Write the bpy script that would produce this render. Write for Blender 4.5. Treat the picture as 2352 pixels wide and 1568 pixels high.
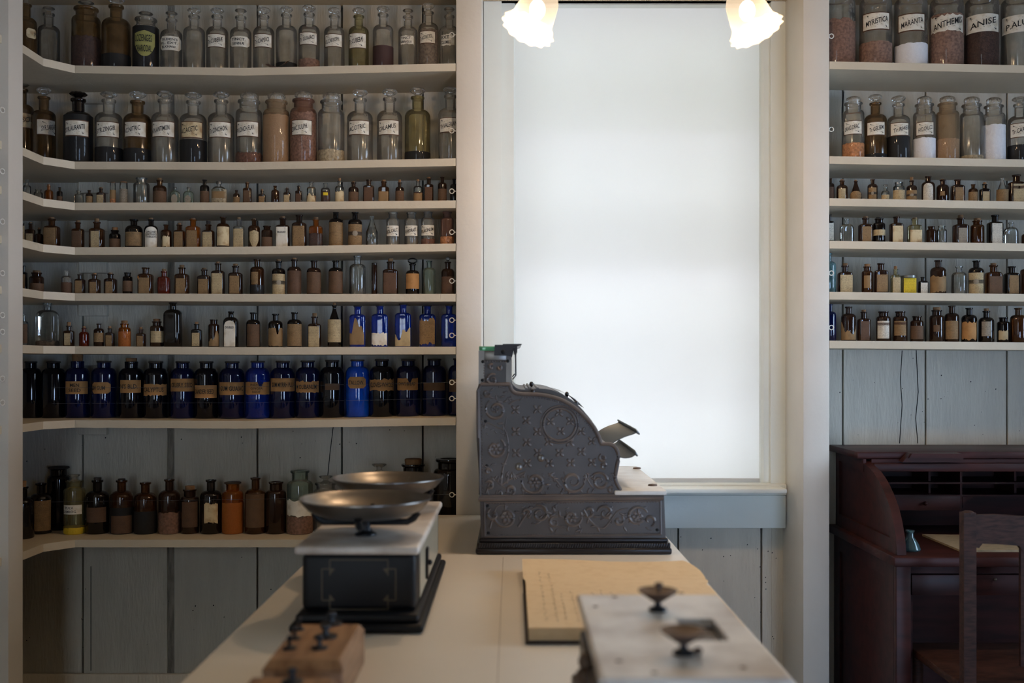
import bpy, bmesh, math, random
from mathutils import Vector, Matrix, Euler
random.seed(7)
for o in list(bpy.data.objects): bpy.data.objects.remove(o)
SC = bpy.context.scene
COL = SC.collection
PI = math.pi
# ---------------------------------------------------------------- units
# Lengths are noted in survey units of 1.25 m, heights from the eye level (1.42 m above the floor).
K = 1.25; EYE = 1.42; F = 2400.0; HZ = 835.0; CX = 1176.0
W = 2.817            # face of the shelving
B = 3.03             # plank wall
FLOOR = -EYE / K
CT = -0.407          # counter top
CEIL = 1.04
def V(x, y, z): return Vector((K*x, K*y, EYE + K*z))
def X(px, Y): return (px-CX)*Y/F
def Z(py, Y): return -(py-HZ)*Y/F
# ---------------------------------------------------------------- camera, world, lights, exposure
cam = bpy.data.cameras.new('camera'); co = bpy.data.objects.new('camera', cam); COL.objects.link(co)
co.location = V(0, 0, 0); co.rotation_euler = (PI/2, 0, 0)
cam.sensor_width = 36; cam.lens = 36*F/2352; cam.shift_y = (HZ-784)/2352
cam.clip_start = 0.05
cam.dof.use_dof = True; cam.dof.focus_distance = K*(W+0.03); cam.dof.aperture_fstop = 2.5
SC.camera = co
SC.view_settings.view_transform = 'Standard'; SC.view_settings.look = 'None'
SC.view_settings.gamma = 1; SC.view_settings.exposure = 0.0
SC.cycles.transparent_max_bounces = 24; SC.cycles.max_bounces = 8
w = bpy.data.worlds.new('sky'); SC.world = w; w.use_nodes = True
nt = w.node_tree; bg = nt.nodes['Background']
tc = nt.nodes.new('ShaderNodeTexCoord'); sp = nt.nodes.new('ShaderNodeSeparateXYZ'); cr = nt.nodes.new('ShaderNodeValToRGB')
nt.links.new(tc.outputs['Generated'], sp.inputs[0]); nt.links.new(sp.outputs['Z'], cr.inputs[0]); nt.links.new(cr.outputs[0], bg.inputs[0])
cr.color_ramp.elements[0].position = 0.0; cr.color_ramp.elements[0].color = (0.78, 0.86, 1.0, 1)
cr.color_ramp.elements[1].position = 0.5; cr.color_ramp.elements[1].color = (0.80, 0.91, 1.0, 1)
bg.inputs[1].default_value = 8.4
def area(name, loc, rot, sx, sy, power, col):
    l = bpy.data.lights.new(name, 'AREA'); l.shape = 'RECTANGLE'; l.size = sx; l.size_y = sy; l.energy = power; l.color = col
    o = bpy.data.objects.new(name, l); COL.objects.link(o); o.location = loc; o.rotation_euler = rot; return o
REAR = -1.30
area('daylight_rear_window', V(-0.75, REAR-0.03, 0.12), (PI/2, 0, 0), K*0.5, K*1.2, 0.7, (0.70, 0.84, 1.0))
area('daylight_side_window', V(2.285, 1.85, 0.12), (PI/2, 0, PI/2), K*1.0, K*1.0, 34, (0.33, 0.58, 1.0))
area('daylight_rear_door', V(1.35, REAR-0.03, -0.50), (PI/2, 0, 0), K*0.8, K*0.9, 34, (0.20, 0.46, 1.0))
LAMP_POWER = 13.6; LAMP_COL = (1.0, 0.69, 0.41)

# ---------------------------------------------------------------- helpers
def tag(o, label=None, cat=None, group=None, kind=None):
    if label:
        n = len(label.split())
        if not 4 <= n <= 16: print('LABEL LENGTH', n, label)
        o['label'] = label
    if cat: o['category'] = cat
    if group: o['group'] = group
    if kind: o['kind'] = kind
    return o
def empty(name, loc, rz=0.0):
    o = bpy.data.objects.new(name, None); COL.objects.link(o); o.location = loc; o.rotation_euler = (0, 0, rz); o.empty_display_size = 0.02; return o
def pl(x0, y0, dx, dy, n, i): return (x0+dx*i/n, y0+dy*i/n)
class MB:
    def __init__(s): s.bm = bmesh.new(); s.mi = 0
    def face(s, vs):
        try:
            f = s.bm.faces.new(vs); f.material_index = s.mi; return f
        except ValueError: return None
    def quad(s, pts): return s.face([s.bm.verts.new(p) for p in pts])
    def box(s, x0, x1, y0, y1, z0, z1, bev=0.0, seg=2):
        r = bmesh.ops.create_cube(s.bm, size=1.0); vs = r['verts']
        for v in vs: v.co = Vector(((x0+x1)/2+v.co.x*(x1-x0), (y0+y1)/2+v.co.y*(y1-y0), (z0+z1)/2+v.co.z*(z1-z0)))
        fs = set(f for v in vs for f in v.link_faces)
        for f in fs: f.material_index = s.mi
        if bev > 0:
            es = list(set(e for v in vs for e in v.link_edges))
            r = bmesh.ops.bevel(s.bm, geom=es, offset=bev, segments=seg, profile=0.5, affect='EDGES', clamp_overlap=True)
            for f in r['faces']: f.material_index = s.mi
        return s
    def prism(s, pts, z0, z1):           # pts xy list (ccw), z0/z1 number or list
        n = len(pts)
        a = [s.bm.verts.new((p[0], p[1], z0[i] if isinstance(z0, list) else z0)) for i, p in enumerate(pts)]
        b = [s.bm.verts.new((p[0], p[1], z1[i] if isinstance(z1, list) else z1)) for i, p in enumerate(pts)]
        s.face(list(reversed(a))); s.face(b)
        for i in range(n): s.face([a[i], a[(i+1) % n], b[(i+1) % n], b[i]])
        return s
    def slab(s, pts, y0, y1):            # pts in xz, extruded in y
        n = len(pts)
        a = [s.bm.verts.new((p[0], y0, p[1])) for p in pts]; b = [s.bm.verts.new((p[0], y1, p[1])) for p in pts]
        s.face(a); s.face(list(reversed(b)))
        for i in range(n): s.face([a[(i+1) % n], a[i], b[i], b[(i+1) % n]])
        return s
    def slabx(s, pts, x0, x1):           # pts in yz, extruded in x
        n = len(pts)
        a = [s.bm.verts.new((x0, p[0], p[1])) for p in pts]; b = [s.bm.verts.new((x1, p[0], p[1])) for p in pts]
        s.face(a); s.face(list(reversed(b)))
        for i in range(n): s.face([a[(i+1) % n], a[i], b[i], b[(i+1) % n]])
        return s
    def lathe(s, prof, seg=32, n=2.0, dr=1.0, c=(0, 0, 0), M=None, scal=None):   # prof: (r, z[, n]) rings
        rings = []
        for p in prof:
            r, z = p[0], p[1]; nn = p[2] if len(p) > 2 else n
            if r <= 1e-6: rings.append([s.bm.verts.new(tf((0, 0, z), c, M))]); continue
            ring = []
            for i in range(seg):
                t = 2*PI*i/seg; ct, st = math.cos(t), math.sin(t)
                q = 1.0
                if nn != 2.0: q = 1.0/((abs(ct)**nn+abs(st)**nn)**(1.0/nn))
                f = dr if nn > 2.2 or len(p) < 3 else (p[3] if len(p) > 3 else 1.0)
                k = scal(t, z) if scal else 1.0
                ring.append(s.bm.verts.new(tf((r*k*q*ct, r*k*q*st*f, z), c, M)))
            rings.append(ring)
        for a, b in zip(rings, rings[1:]):
            if len(a) == 1 and len(b) == 1: continue
            for i in range(seg):
                j = (i+1) % seg
                if len(a) == 1: s.face([a[0], b[j], b[i]])
                elif len(b) == 1: s.face([a[i], a[j], b[0]])
                else: s.face([a[i], a[j], b[j], b[i]])
        return s
    def tube(s, pts, r, seg=8, cap=True):
        pts = [Vector(p) for p in pts]; n = len(pts); rings = []
        for i, p in enumerate(pts):
            d = (pts[min(i+1, n-1)]-pts[max(i-1, 0)]).normalized()
            u = d.cross(Vector((0, 0, 1)));
            if u.length < 0.1: u = d.cross(Vector((0, 1, 0)))
            u.normalize(); v = d.cross(u)
            rr = r[i] if isinstance(r, (list, tuple)) else r
            rings.append([s.bm.verts.new(p+u*math.cos(2*PI*k/seg)*rr+v*math.sin(2*PI*k/seg)*rr) for k in range(seg)])
        for a, b in zip(rings, rings[1:]):
            for k in range(seg): s.face([a[k], a[(k+1) % seg], b[(k+1) % seg], b[k]])
        if cap: s.face(list(reversed(rings[0]))); s.face(rings[-1])
        return s
    def ball(s, c, rx, ry, rz, seg=10, rings=6, rot=None):
        prof = [(math.sin(PI*i/rings), -math.cos(PI*i/rings)) for i in range(rings+1)]
        prof[0] = (0, -1); prof[-1] = (0, 1)
        M = Matrix.Diagonal((rx, ry, rz)).to_3x3()
        if rot is not None: M = rot @ M
        return s.lathe(prof, seg, c=c, M=M)
    def build(s, name, mats, parent=None, loc=None, smooth=True, ang=35):
        for v in s.bm.verts: v.co *= K
        bmesh.ops.recalc_face_normals(s.bm, faces=s.bm.faces)
        me = bpy.data.meshes.new(name); s.bm.to_mesh(me); s.bm.free()
        if not isinstance(mats, (list, tuple)): mats = [mats]
        for m in mats: me.materials.append(m)
        if smooth:
            for p in me.polygons: p.use_smooth = True
            me.set_sharp_from_angle(angle=math.radians(ang))
        o = bpy.data.objects.new(name, me); COL.objects.link(o)
        if parent: o.parent = parent
        if loc is not None: o.location = loc
        return o
def tf(p, c, M):
    p = Vector(p)
    if M is not None: p = M @ p
    return p+Vector(c)
WO = V(0, 0, 0)   # location of things whose meshes are noted in room coordinates
def struct(name, mb, mat, **kw):
    o = mb.build(name, mat, loc=WO, **kw); o['kind'] = 'structure'; return o

# ---------------------------------------------------------------- materials
def srgb(r, g, b):
    f = lambda c: (c/255/12.92) if c/255 <= 0.04045 else ((c/255+0.055)/1.055)**2.4
    return (f(r), f(g), f(b))
def newmat(name):
    m = bpy.data.materials.new(name); m.use_nodes = True; nt = m.node_tree
    return m, nt, nt.nodes['Principled BSDF']
def mat(name, col, rough=0.5, metal=0.0, var=0.0, vscale=8.0, bump=0.0, bscale=60.0, stretch=(1, 1, 1), col2=None, coat=0.0, spec=0.5):
    m, nt, b = newmat(name)
    b.inputs['Base Color'].default_value = (*col, 1); b.inputs['Roughness'].default_value = rough; b.inputs['Metallic'].default_value = metal
    b.inputs['Coat Weight'].default_value = coat; b.inputs['Specular IOR Level'].default_value = spec
    if var or bump or col2:
        tc = nt.nodes.new('ShaderNodeTexCoord'); mp = nt.nodes.new('ShaderNodeMapping'); mp.inputs['Scale'].default_value = stretch
        nt.links.new(tc.outputs['Object'], mp.inputs[0])
    if var or col2:
        n = nt.nodes.new('ShaderNodeTexNoise'); n.inputs['Scale'].default_value = vscale; n.inputs['Detail'].default_value = 5
        nt.links.new(mp.outputs[0], n.inputs[0])
        mx = nt.nodes.new('ShaderNodeMix'); mx.data_type = 'RGBA'
        c2 = col2 if col2 else tuple(c*(1-var) for c in col)
        mr = nt.nodes.new('ShaderNodeMapRange'); mr.inputs[1].default_value = 0.38; mr.inputs[2].default_value = 0.66
        nt.links.new(n.outputs[0], mr.inputs[0]); nt.links.new(mr.outputs[0], mx.inputs[0])
        mx.inputs[6].default_value = (*col, 1); mx.inputs[7].default_value = (*c2, 1)
        nt.links.new(mx.outputs[2], b.inputs['Base Color'])
    if bump:
        n2 = nt.nodes.new('ShaderNodeTexNoise'); n2.inputs['Scale'].default_value = bscale; n2.inputs['Detail'].default_value = 4
        nt.links.new(mp.outputs[0], n2.inputs[0])
        bp = nt.nodes.new('ShaderNodeBump'); bp.inputs['Strength'].default_value = bump; bp.inputs['Distance'].default_value = 0.01
        nt.links.new(n2.outputs[0], bp.inputs['Height']); nt.links.new(bp.outputs[0], b.inputs['Normal'])
    return m
def glass(name, tint, opac, dcol, rough=0.12, refl=1.0, grime=0.25):
    m, nt, b = newmat(name); nt.nodes.remove(b); out = nt.nodes['Material Output']
    tr = nt.nodes.new('ShaderNodeBsdfTransparent'); tr.inputs[0].default_value = (*tint, 1)
    df = nt.nodes.new('ShaderNodeBsdfDiffuse'); df.inputs[0].default_value = (*dcol, 1)
    gl = nt.nodes.new('ShaderNodeBsdfGlossy'); gl.inputs['Roughness'].default_value = rough; gl.inputs[0].default_value = (1, 1, 1, 1)
    tc = nt.nodes.new('ShaderNodeTexCoord'); n = nt.nodes.new('ShaderNodeTexNoise'); n.inputs['Scale'].default_value = 25; n.inputs['Detail'].default_value = 4
    nt.links.new(tc.outputs['Object'], n.inputs[0])
    mr = nt.nodes.new('ShaderNodeMapRange'); mr.inputs[1].default_value = 0.35; mr.inputs[2].default_value = 0.7
    mr.inputs[3].default_value = max(0, opac-grime*0.5); mr.inputs[4].default_value = min(1, opac+grime*0.5)
    nt.links.new(n.outputs[0], mr.inputs[0])
    m1 = nt.nodes.new('ShaderNodeMixShader'); nt.links.new(mr.outputs[0], m1.inputs[0]); nt.links.new(tr.outputs[0], m1.inputs[1]); nt.links.new(df.outputs[0], m1.inputs[2])
    fr = nt.nodes.new('ShaderNodeFresnel'); fr.inputs[0].default_value = 1.5
    mu = nt.nodes.new('ShaderNodeMath'); mu.operation = 'MULTIPLY'; mu.inputs[1].default_value = refl; nt.links.new(fr.outputs[0], mu.inputs[0])
    m2 = nt.nodes.new('ShaderNodeMixShader'); nt.links.new(mu.outputs[0], m2.inputs[0]); nt.links.new(m1.outputs[0], m2.inputs[1]); nt.links.new(gl.outputs[0], m2.inputs[2])
    nt.links.new(m2.outputs[0], out.inputs[0]); return m
def paper(name, col, ink=None, scale=1.0, stain=None):
    m, nt, b = newmat(name); b.inputs['Roughness'].default_value = 0.8
    tc = nt.nodes.new('ShaderNodeTexCoord'); n = nt.nodes.new('ShaderNodeTexNoise'); n.inputs['Scale'].default_value = 40; n.inputs['Detail'].default_value = 3
    nt.links.new(tc.outputs['Object'], n.inputs[0])
    mx = nt.nodes.new('ShaderNodeMix'); mx.data_type = 'RGBA'; mx.inputs[6].default_value = (*col, 1)
    mx.inputs[7].default_value = (*(stain if stain else tuple(c*0.72 for c in col)), 1)
    mr = nt.nodes.new('ShaderNodeMapRange'); mr.inputs[1].default_value = 0.45; mr.inputs[2].default_value = 0.75; nt.links.new(n.outputs[0], mr.inputs[0]); nt.links.new(mr.outputs[0], mx.inputs[0])
    last = mx.outputs[2]
    if ink:                                # small print: broken horizontal lines
        sp = nt.nodes.new('ShaderNodeSeparateXYZ'); nt.links.new(tc.outputs['Object'], sp.inputs[0])
        a = nt.nodes.new('ShaderNodeMath'); a.operation = 'MULTIPLY'; a.inputs[1].default_value = 2*PI*260*scale; nt.links.new(sp.outputs['Z'], a.inputs[0])
        s = nt.nodes.new('ShaderNodeMath'); s.operation = 'SINE'; nt.links.new(a.outputs[0], s.inputs[0])
        g = nt.nodes.new('ShaderNodeMath'); g.operation = 'GREATER_THAN'; g.inputs[1].default_value = 0.25; nt.links.new(s.outputs[0], g.inputs[0])
        mp = nt.nodes.new('ShaderNodeMapping'); mp.inputs['Scale'].default_value = (480, 480, 560); nt.links.new(tc.outputs['Object'], mp.inputs[0])
        n3 = nt.nodes.new('ShaderNodeTexNoise'); n3.inputs['Scale'].default_value = 1.0; nt.links.new(mp.outputs[0], n3.inputs[0])
        g2 = nt.nodes.new('ShaderNodeMath'); g2.operation = 'GREATER_THAN'; g2.inputs[1].default_value = 0.52; nt.links.new(n3.outputs[0], g2.inputs[0])
        mu = nt.nodes.new('ShaderNodeMath'); mu.operation = 'MULTIPLY'; nt.links.new(g.outputs[0], mu.inputs[0]); nt.links.new(g2.outputs[0], mu.inputs[1])
        mu2 = nt.nodes.new('ShaderNodeMath'); mu2.operation = 'MULTIPLY'; mu2.inputs[1].default_value = 0.6; nt.links.new(mu.outputs[0], mu2.inputs[0])
        mx2 = nt.nodes.new('ShaderNodeMix'); mx2.data_type = 'RGBA'; nt.links.new(mu2.outputs[0], mx2.inputs[0]); nt.links.new(last, mx2.inputs[6]); mx2.inputs[7].default_value = (*ink, 1); last = mx2.outputs[2]
    nt.links.new(last, b.inputs['Base Color']); return m
M = {}
M['wall'] = mat('painted_planks', srgb(200, 194, 180), 0.55, var=0.10, vscale=3, bump=0.35, bscale=18, stretch=(6, 6, 1))
M['paint'] = mat('painted_trim', srgb(218, 211, 200), 0.45, var=0.06, vscale=4, bump=0.10, bscale=40)
M['shelf'] = mat('painted_shelf', srgb(206, 193, 170), 0.5, var=0.08, vscale=6, bump=0.12, bscale=60)
M['casing'] = mat('glow_whitened_casing', srgb(232, 236, 230), 0.45, var=0.05, vscale=4, bump=0.08, bscale=40)  # whiter than the trim paint: the window's glow is put into the colour
M['crack'] = mat('plank_gap', srgb(22, 22, 24), 0.9)
M['batten'] = mat('bare_batten', srgb(150, 143, 132), 0.9, var=0.5, vscale=12, bump=0.4, bscale=40, stretch=(5, 5, 1))
M['counter'] = mat('counter_paint', srgb(226, 216, 200), 0.38, var=0.07, vscale=2.5, bump=0.04, bscale=30)
M['floor'] = mat('floor_boards', srgb(96, 72, 52), 0.6, var=0.4, vscale=5, stretch=(8, 1, 1))
M['ceil'] = mat('ceiling_paint', srgb(196, 178, 148), 0.8)
M['rear'] = mat('rear_boards', srgb(150, 126, 98), 0.7, var=0.2)
M['black'] = mat('black_enamel', srgb(17, 17, 20), 0.5, var=0.3, spec=0.3)
M['steel'] = mat('worn_nickel', srgb(122, 116, 110), 0.34, 0.9, var=0.25, vscale=10)
M['darkmetal'] = mat('dark_metal', srgb(40, 40, 42), 0.4, 0.6)
M['rust'] = mat('rusty_metal', srgb(104, 84, 70), 0.62, 0.35, var=0.3, vscale=20)
M['marble'] = mat('marble', srgb(220, 212, 202), 0.35, vscale=9, col2=srgb(168, 152, 138), coat=0.1)
M['palemarble'] = mat('pale_marble', srgb(224, 222, 216), 0.35, vscale=12, col2=srgb(196, 190, 180), coat=0.1)
M['blockwood'] = mat('oak_block', srgb(158, 118, 82), 0.5, vscale=7, col2=srgb(120, 84, 54), stretch=(8, 1, 8))
M['blockdark'] = mat('oak_block_end', srgb(104, 68, 42), 0.55, var=0.3, stretch=(8, 1, 8))
M['reg'] = mat('register_metal', srgb(86, 80, 77), 0.46, 0.3, var=0.25, vscale=9)
M['regorn'] = mat('register_relief', srgb(112, 104, 101), 0.38, 0.4, var=0.25, vscale=9)
M['regbase'] = mat('register_base', srgb(46, 43, 45), 0.3, 0.5)
M['keys'] = mat('register_keys', srgb(104, 110, 112), 0.35, 0.5)
M['mahog'] = mat('mahogany', srgb(66, 32, 28), 0.42, vscale=5, col2=srgb(42, 20, 18), stretch=(1, 6, 6), spec=0.25)
M['chair'] = mat('chair_wood', srgb(66, 38, 28), 0.55, vscale=14, col2=srgb(38, 20, 14), stretch=(2, 6, 10), spec=0.25)
M['cork'] = mat('cork', srgb(142, 106, 72), 0.85, var=0.35, vscale=60)
M['darkcork'] = mat('dark_cork', srgb(52, 44, 38), 0.7, var=0.3)
M['cap'] = mat('black_cap', srgb(24, 22, 22), 0.5)
M['tin'] = mat('tin_cap', srgb(122, 122, 118), 0.35, 0.8)
M['ink'] = mat('ink', srgb(24, 22, 22), 0.7)
M['faint'] = mat('faded_ink', srgb(112, 92, 70), 0.8)
M['gilt'] = mat('gilt_border', srgb(86, 58, 40), 0.45, 0.2, var=0.3)
M['eye'] = mat('white_screw_eye', srgb(225, 220, 210), 0.4)
M['line'] = mat('thin_wire', srgb(80, 84, 90), 0.4)
M['bluegreyprint'] = mat('navy_print', srgb(26, 36, 50), 0.7)
M['redprint'] = mat('maroon_print', srgb(92, 46, 40), 0.7)
M['oliveprint'] = mat('olive_print', srgb(58, 56, 30), 0.7)
# glass kinds
G = {}
G['clear'] = glass('frosted_clear_glass', (0.91, 0.90, 0.87), 0.16, srgb(190, 182, 166), 0.14)
G['thin'] = glass('clear_glass', (0.86, 0.88, 0.86), 0.14, srgb(150, 150, 145), 0.07, 1.3)
G['stain'] = glass('stained_glass', (0.66, 0.52, 0.34), 0.34, srgb(96, 72, 44), 0.14, 1.0, 0.5)
G['tan'] = glass('tan_glass', (0.82, 0.73, 0.60), 0.42, srgb(160, 134, 104), 0.14)
G['red'] = glass('red_brown_glass', (0.7, 0.50, 0.40), 0.42, srgb(132, 96, 80), 0.14)
G['amber'] = glass('amber_glass', (0.42, 0.22, 0.09), 0.40, srgb(70, 40, 20), 0.08)
G['brown'] = glass('brown_glass', (0.30, 0.15, 0.08), 0.5, srgb(54, 34, 24), 0.08)
G['dark'] = glass('dark_glass', (0.10, 0.06, 0.04), 0.6, srgb(24, 18, 16), 0.07)
G['orange'] = glass('orange_glass', (0.85, 0.42, 0.08), 0.35, srgb(140, 74, 18), 0.08)
G['redamber'] = glass('red_amber_glass', (0.5, 0.12, 0.05), 0.5, srgb(110, 34, 16), 0.08)
G['cobalt'] = glass('cobalt_glass', (0.05, 0.16, 0.68), 0.42, srgb(14, 52, 160), 0.06, 1.2)
G['navy'] = glass('navy_glass', (0.03, 0.07, 0.34), 0.5, srgb(9, 22, 70), 0.06, 1.1)
G['deep'] = glass('deep_navy_glass', (0.01, 0.02, 0.08), 0.6, srgb(6, 9, 22), 0.06, 1.1)
G['bright'] = glass('bright_cobalt_glass', (0.08, 0.32, 0.95), 0.6, srgb(14, 82, 205), 0.06, 1.2)
G['green'] = glass('pale_green_glass', (0.78, 0.86, 0.80), 0.3, srgb(130, 146, 134), 0.08)
G['yellow'] = glass('yellowed_glass', (0.82, 0.78, 0.58), 0.3, srgb(132, 122, 84), 0.1)
G['aqua'] = glass('aqua_glass', (0.55, 0.75, 0.78), 0.3, srgb(90, 120, 124), 0.08)
G['pane'] = glass('window_glass', (0.96, 0.98, 0.97), 0.0, (0, 0, 0), 0.02, 1.0, 0.0)
for k, c in {'glowing': (158, 86, 22), 'black': (9, 8, 9), 'maroon': (62, 38, 36), 'white': (225, 225, 228), 'pinkbrown': (140, 108, 92), 'orange': (196, 132, 84), 'tan': (150, 118, 86), 'redbrown': (134, 98, 80),
             'darkbrown': (70, 48, 40), 'yellow': (205, 172, 30), 'beads': (176, 160, 130), 'grain': (120, 106, 92), 'chips': (110, 74, 58)}.items():
    M['c_'+k] = mat('contents_'+k, srgb(*c), 0.75, var=0.45 if k in ('grain', 'beads', 'pinkbrown', 'redbrown', 'darkbrown', 'chips', 'orange') else 0.05, vscale=120, bump=0.3 if k not in ('black', 'maroon') else 0.0, bscale=200, coat=0.25)
inkc = srgb(50, 42, 36)
for k, c in {'cream': (184, 164, 126), 'tan': (140, 112, 76), 'white': (208, 202, 188), 'brown': (98, 72, 50), 'grey': (150, 140, 124), 'yellow': (214, 186, 40), 'dull': (92, 66, 48)}.items():
    M['p_'+k] = paper('paper_'+k, srgb(*c), inkc if k != 'dull' else srgb(60, 40, 28)); M['q_'+k] = paper('plain_paper_'+k, srgb(*c))
M['q_kraft'] = paper('kraft_label', srgb(176, 128, 76)); M['q_white'] = paper('white_label', srgb(224, 218, 204), stain=srgb(190, 176, 150))
M['q_dirty'] = paper('stained_label', srgb(206, 188, 150), stain=srgb(150, 112, 72)); M['q_olive'] = paper('olive_label', srgb(150, 146, 84))
M['q_page'] = paper('ledger_page', srgb(226, 200, 160), stain=srgb(219, 191, 150))
M['q_board'] = paper('desk_blotter', srgb(150, 132, 104))

# ---------------------------------------------------------------- text
_tc = {}
def text_mesh(body):
    if body in _tc: return _tc[body]
    c = bpy.data.curves.new('t', 'FONT'); c.body = body; c.align_x = 'CENTER'; c.align_y = 'CENTER'; c.offset = 0.010; c.resolution_u = 2; c.space_line = 0.95
    o = bpy.data.objects.new('t', c); COL.objects.link(o)
    dg = bpy.context.evaluated_depsgraph_get(); me = bpy.data.meshes.new_from_object(o.evaluated_get(dg))
    bt = bmesh.new(); bt.from_mesh(me); xa = min(v.co.x for v in bt.verts); xb = max(v.co.x for v in bt.verts)
    for k in range(1, 22):               # cut into strips so the letters follow the round glass
        bmesh.ops.bisect_plane(bt, geom=bt.verts[:]+bt.edges[:]+bt.faces[:], plane_co=(xa+(xb-xa)*k/22, 0, 0), plane_no=(1, 0, 0), dist=1e-5)
    bt.verts.index_update(); vs = [v.co.copy() for v in bt.verts]; fs = [tuple(v.index for v in f.verts) for f in bt.faces]; bt.free()
    bpy.data.objects.remove(o); bpy.data.curves.remove(c); bpy.data.meshes.remove(me)
    x0, x1 = min(v.x for v in vs), max(v.x for v in vs); y0, y1 = min(v.y for v in vs), max(v.y for v in vs)
    vs = [((v.x-(x0+x1)/2)/(x1-x0), (v.y-(y0+y1)/2)/(y1-y0)) for v in vs]
    _tc[body] = (vs, fs, (x1-x0)/(y1-y0)); return _tc[body]
def add_text(mb, body, w, h, cx, cz, mapf, slope=0.0):
    vs, fs, asp = text_mesh(body)
    bv = [mb.bm.verts.new(mapf(cx+u*w, cz+v*h+slope*u*w)) for u, v in vs]
    for f in fs:
        mb.face([bv[i] for i in f])

# ---------------------------------------------------------------- bottles
def ordinal(n):
    o = ['', 'first', 'second', 'third', 'fourth', 'fifth', 'sixth', 'seventh', 'eighth', 'ninth', 'tenth', 'eleventh', 'twelfth', 'thirteenth', 'fourteenth', 'fifteenth', 'sixteenth', 'seventeenth', 'eighteenth', 'nineteenth']
    if n < 20: return o[n]
    t = {2: 'twent', 3: 'thirt'}[n//10]
    return t+'ieth' if n % 10 == 0 else t+'y-'+o[n % 10]
#       neck r, rim r, neck frac, shoulder (xR), exponent, depth ratio, lip
TY = {'app': (0.42, 0.54, 0.19, 0.55, 2.0, 1.0), 'wide': (0.72, 0.86, 0.13, 0.36, 2.0, 1.0), 'jar': (0.53, 0.55, 0.115, 0.62, 2.0, 1.0),
      'round': (0.38, 0.50, 0.20, 0.60, 2.0, 1.0), 'sq': (0.42, 0.54, 0.22, 0.36, 5.0, 0.72), 'vial': (0.95, 1.0, 0.06, 0.06, 2.0, 1.0),
      'mouth': (0.62, 0.74, 0.16, 0.4, 2.0, 1.0), 'flask': (0.26, 0.34, 0.2, 0.75, 2.6, 0.5), 'tall': (0.36, 0.44, 0.16, 0.7, 5.0, 0.75),
      'cob': (0.42, 0.5, 0.20, 0.4, 5.0, 0.75), 'cone': (0.26, 0.36, 0.12, 1.9, 2.0, 1.0), 'tin': (0.99, 1.0, 0.1, 0.02, 8.0, 0.6)}
def body_profile(ty, R, H):
    nr, rr, nf, sh, n, dr = TY[ty]
    zn = H*(1-nf); shh = min(sh*R, zn*0.6); zb = zn-shh
    b = min(0.12*R, 0.1*H); p = [(0, 0.02*R, n), (0.86*R, 0.0, n), (0.96*R, b*0.3, n), (R, b, n), (R, (b+zb)/2, n), (R, zb, n)]
    for i in range(1, 7):
        a = i/6*PI/2
        if ty == 'cone': r = R+(nr*R-R)*(i/6)**0.8*0.96; z = zb+shh*i/6
        else: r = nr*R+(R-nr*R)*math.cos(a); z = zb+shh*math.sin(a)
        k = i/6; p.append((r, z, n+(2.0-n)*k if n > 2 else 2.0) if n > 2 else (r, z))
    if n > 2:   # keep depth ratio continuous: encode by explicit 4th value on round rings
        q = []
        for i, e in enumerate(p):
            q.append(e)
        p = q
    lip = min(0.16*R, H*nf*0.3)
    nk = [(nr*R, zn+0.3*(H-zn)), (nr*R, H-lip*1.5), (rr*R*0.97, H-lip), (rr*R, H-lip*0.6), (rr*R*0.97, H), (nr*R*0.8, H), (nr*R*0.75, H-lip), (0, H-lip)]
    return p+[(r, z) for r, z in nk] if n == 2.0 else p+[(r, z, 2.0) for r, z in nk]
def ring_lathe(mb, prof, seg, n, dr, k=1.0):
    rings = []; N = len(prof)
    for p in prof:
        r, z = p[0]*k, p[1]; nn = p[2] if len(p) > 2 else 2.0
        f = 1.0 if n == 2.0 else 1.0+(dr-1.0)*max(0.0, (nn-2.0)/(n-2.0))
        if r <= 1e-6: rings.append([mb.bm.verts.new((0, 0, z))]); continue
        ring = []
        for i in range(seg):
            t = 2*PI*(i+0.5)/seg; ct, st = math.cos(t), math.sin(t)
            q = 1.0/((abs(ct)**nn+abs(st)**nn)**(1.0/nn)) if nn != 2.0 else 1.0
            ring.append(mb.bm.verts.new((r*q*ct, r*q*st*f, z)))
        rings.append(ring)
    for a, b in zip(rings, rings[1:]):
        for i in range(seg):
            j = (i+1) % seg
            if len(a) == 1: mb.face([a[0], b[j], b[i]])
            elif len(b) == 1: mb.face([a[i], a[j], b[0]])
            else: mb.face([a[i], a[j], b[j], b[i]])
def cork_mb(r, z0, z1):
    mb = MB(); mb.lathe([(0, z0), (r*0.9, z0), (r, z1-0.12*(z1-z0)), (r*0.92, z1), (0, z1)], 16); return mb
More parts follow.
